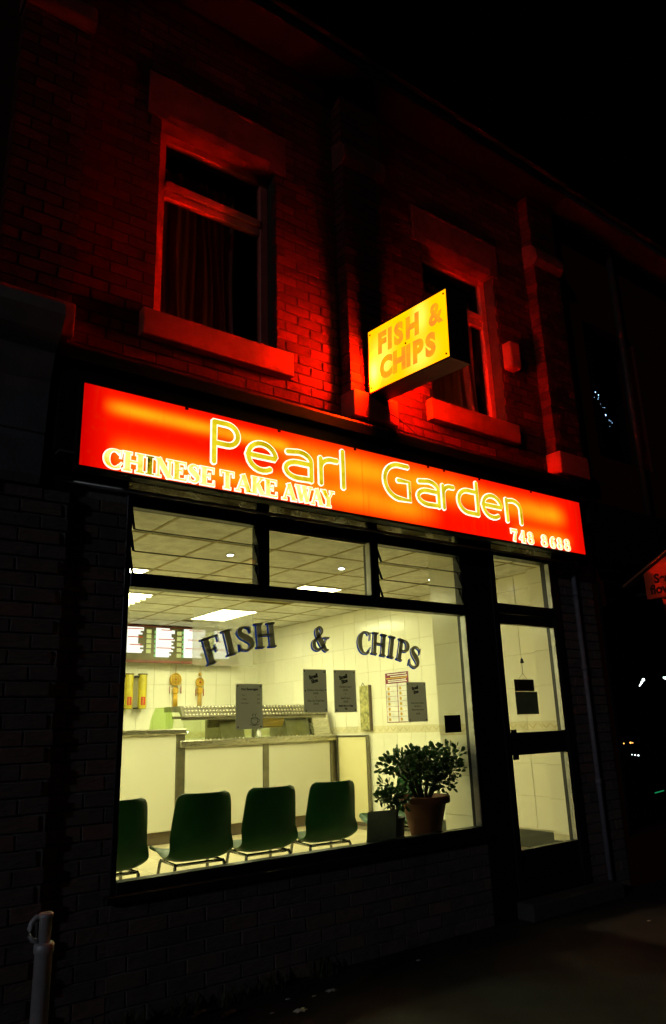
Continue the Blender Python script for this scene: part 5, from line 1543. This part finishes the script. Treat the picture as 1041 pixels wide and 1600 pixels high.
# ================================================================== STREET THINGS
BX, BY = 0.945, -1.22
r = thing('bollard', 'slim grey metal security post with a padlock loop at the lower left', 'bollard', (BX, BY, 0))
MB().lathe([(0.031, 0.0), (0.031, 0.715), (0.036, 0.72), (0.036, 0.745), (0.030, 0.752)], (BX, BY, 0), 24).build('post', 'galv', r)
MB().lathe([(0.022, 0.75), (0.022, 0.832), (0.026, 0.835), (0.026, 0.845), (0.022, 0.849), (0.006, 0.849), (0.006, 0.844)], (BX, BY, 0), 24).build('head', 'galv', r)
lp = [(BX - 0.012, BY, 0.838), (BX - 0.034, BY + 0.006, 0.838), (BX - 0.048, BY + 0.008, 0.822), (BX - 0.054, BY + 0.008, 0.80), (BX - 0.052, BY + 0.008, 0.778), (BX - 0.040, BY + 0.006, 0.762), (BX - 0.018, BY, 0.758)]
MB().tube(lp, 0.0085, 10).build('loop', 'galv', r)
MB().lathe([(0.06, 0.0), (0.06, 0.008), (0.034, 0.012)], (BX, BY, 0), 20).build('base_plate', 'galv', r)

rr = random.Random(21)
lit_pos = [(2.55, -0.50, 'large crumpled scrap of pale paper on the pavement at bottom centre-left', 0.035), (2.74, -0.36, 'tiny white scrap on the pavement below the window, left of the larger one', 0.012), (2.86, -0.36, 'crumpled white wrapper on the pavement below the middle of the window', 0.030), (2.60, -0.30, 'thin white scrap of paper near the wall below the chairs', 0.014), (3.62, -0.28, 'small pale scrap on the pavement between window and door', 0.014), (5.52, -0.75, 'single pale scrap on the pavement right of the doorstep', 0.016), (2.42, -0.42, 'narrow white strip of litter near the bottom edge', 0.012)]
for (x, y, lb, s) in lit_pos:
    m = MB()
    def lf_(u, v, x=x, y=y, s=s):
        return (x + s * (u - 0.5) * 2 + 0.3 * s * math.sin(9 * v), y + s * (v - 0.5) * 1.3 + 0.2 * s * math.cos(7 * u), 0.006 + s * 0.35 * abs(math.sin(5 * u + 3 * v)) * (0.4 + 0.6 * math.sin(math.pi * u)))
    m.grid(lf_, 6, 5, False)
    m.build('litter_scrap', 'litter', None, label=lb, cat='litter', group='scraps of litter on the pavement')
for (x, y, lb) in ((2.10, -0.20, 'brown dead leaf on the pavement against the wall at bottom left'), (2.22, -0.31, 'curled brown dead leaf nearer the bottom edge by the weeds')):
    m = MB()
    def dl(u, v, x=x, y=y):
        w = 0.03 * math.sin(math.pi * u) * (1 + 0.4 * math.sin(9 * u))
        return (x + 0.09 * (u - 0.5), y + w * (2 * v - 1), 0.006 + 0.018 * (2 * v - 1) ** 2 + 0.01 * u)
    m.grid(dl, 8, 4)
    m.build('dead_leaf', 'dead_leaf', None, label=lb, cat='leaf', group='dead leaves by the wall')
for k, (x, y) in enumerate(((1.72, -0.12), (2.06, -0.10), (2.35, -0.12), (2.62, -0.10), (3.0, -0.09))):
    m = MB()
    for q in range(46):
        a = rr.uniform(0, 6.28); l = rr.uniform(0.04, 0.13); tlt = rr.uniform(0.2, 0.9)
        bx, by = x + rr.uniform(-0.09, 0.09), y + rr.uniform(-0.03, 0.03)
        d = Vector((math.cos(a) * tlt, math.sin(a) * tlt, 1)).normalized()
        s = Vector((-math.sin(a), math.cos(a), 0)) * rr.uniform(0.003, 0.008)
        p = Vector((bx, by, 0.0))
        b0 = len(m.v)
        m.v += [tuple(p - s * 0.5), tuple(p + s * 0.5), tuple(p + d * l * 0.6 + s), tuple(p + d * l * 0.6 - s), tuple(p + d * l + Vector((0, 0, -0.01)))]
        m.face([b0, b0 + 1, b0 + 2, b0 + 3]); m.face([b0 + 3, b0 + 2, b0 + 4])
    m.build('weed', 'weed', None, label=['clump of weeds at the foot of the brick pier, leftmost clump', 'clump of weeds under the left end of the shop window', 'clump of weeds under the second chair from the left', 'clump of weeds at the wall foot under the third chair', 'clump of weeds at the wall foot, the one nearest the door'][k], cat='weed', group='weeds along the wall foot')
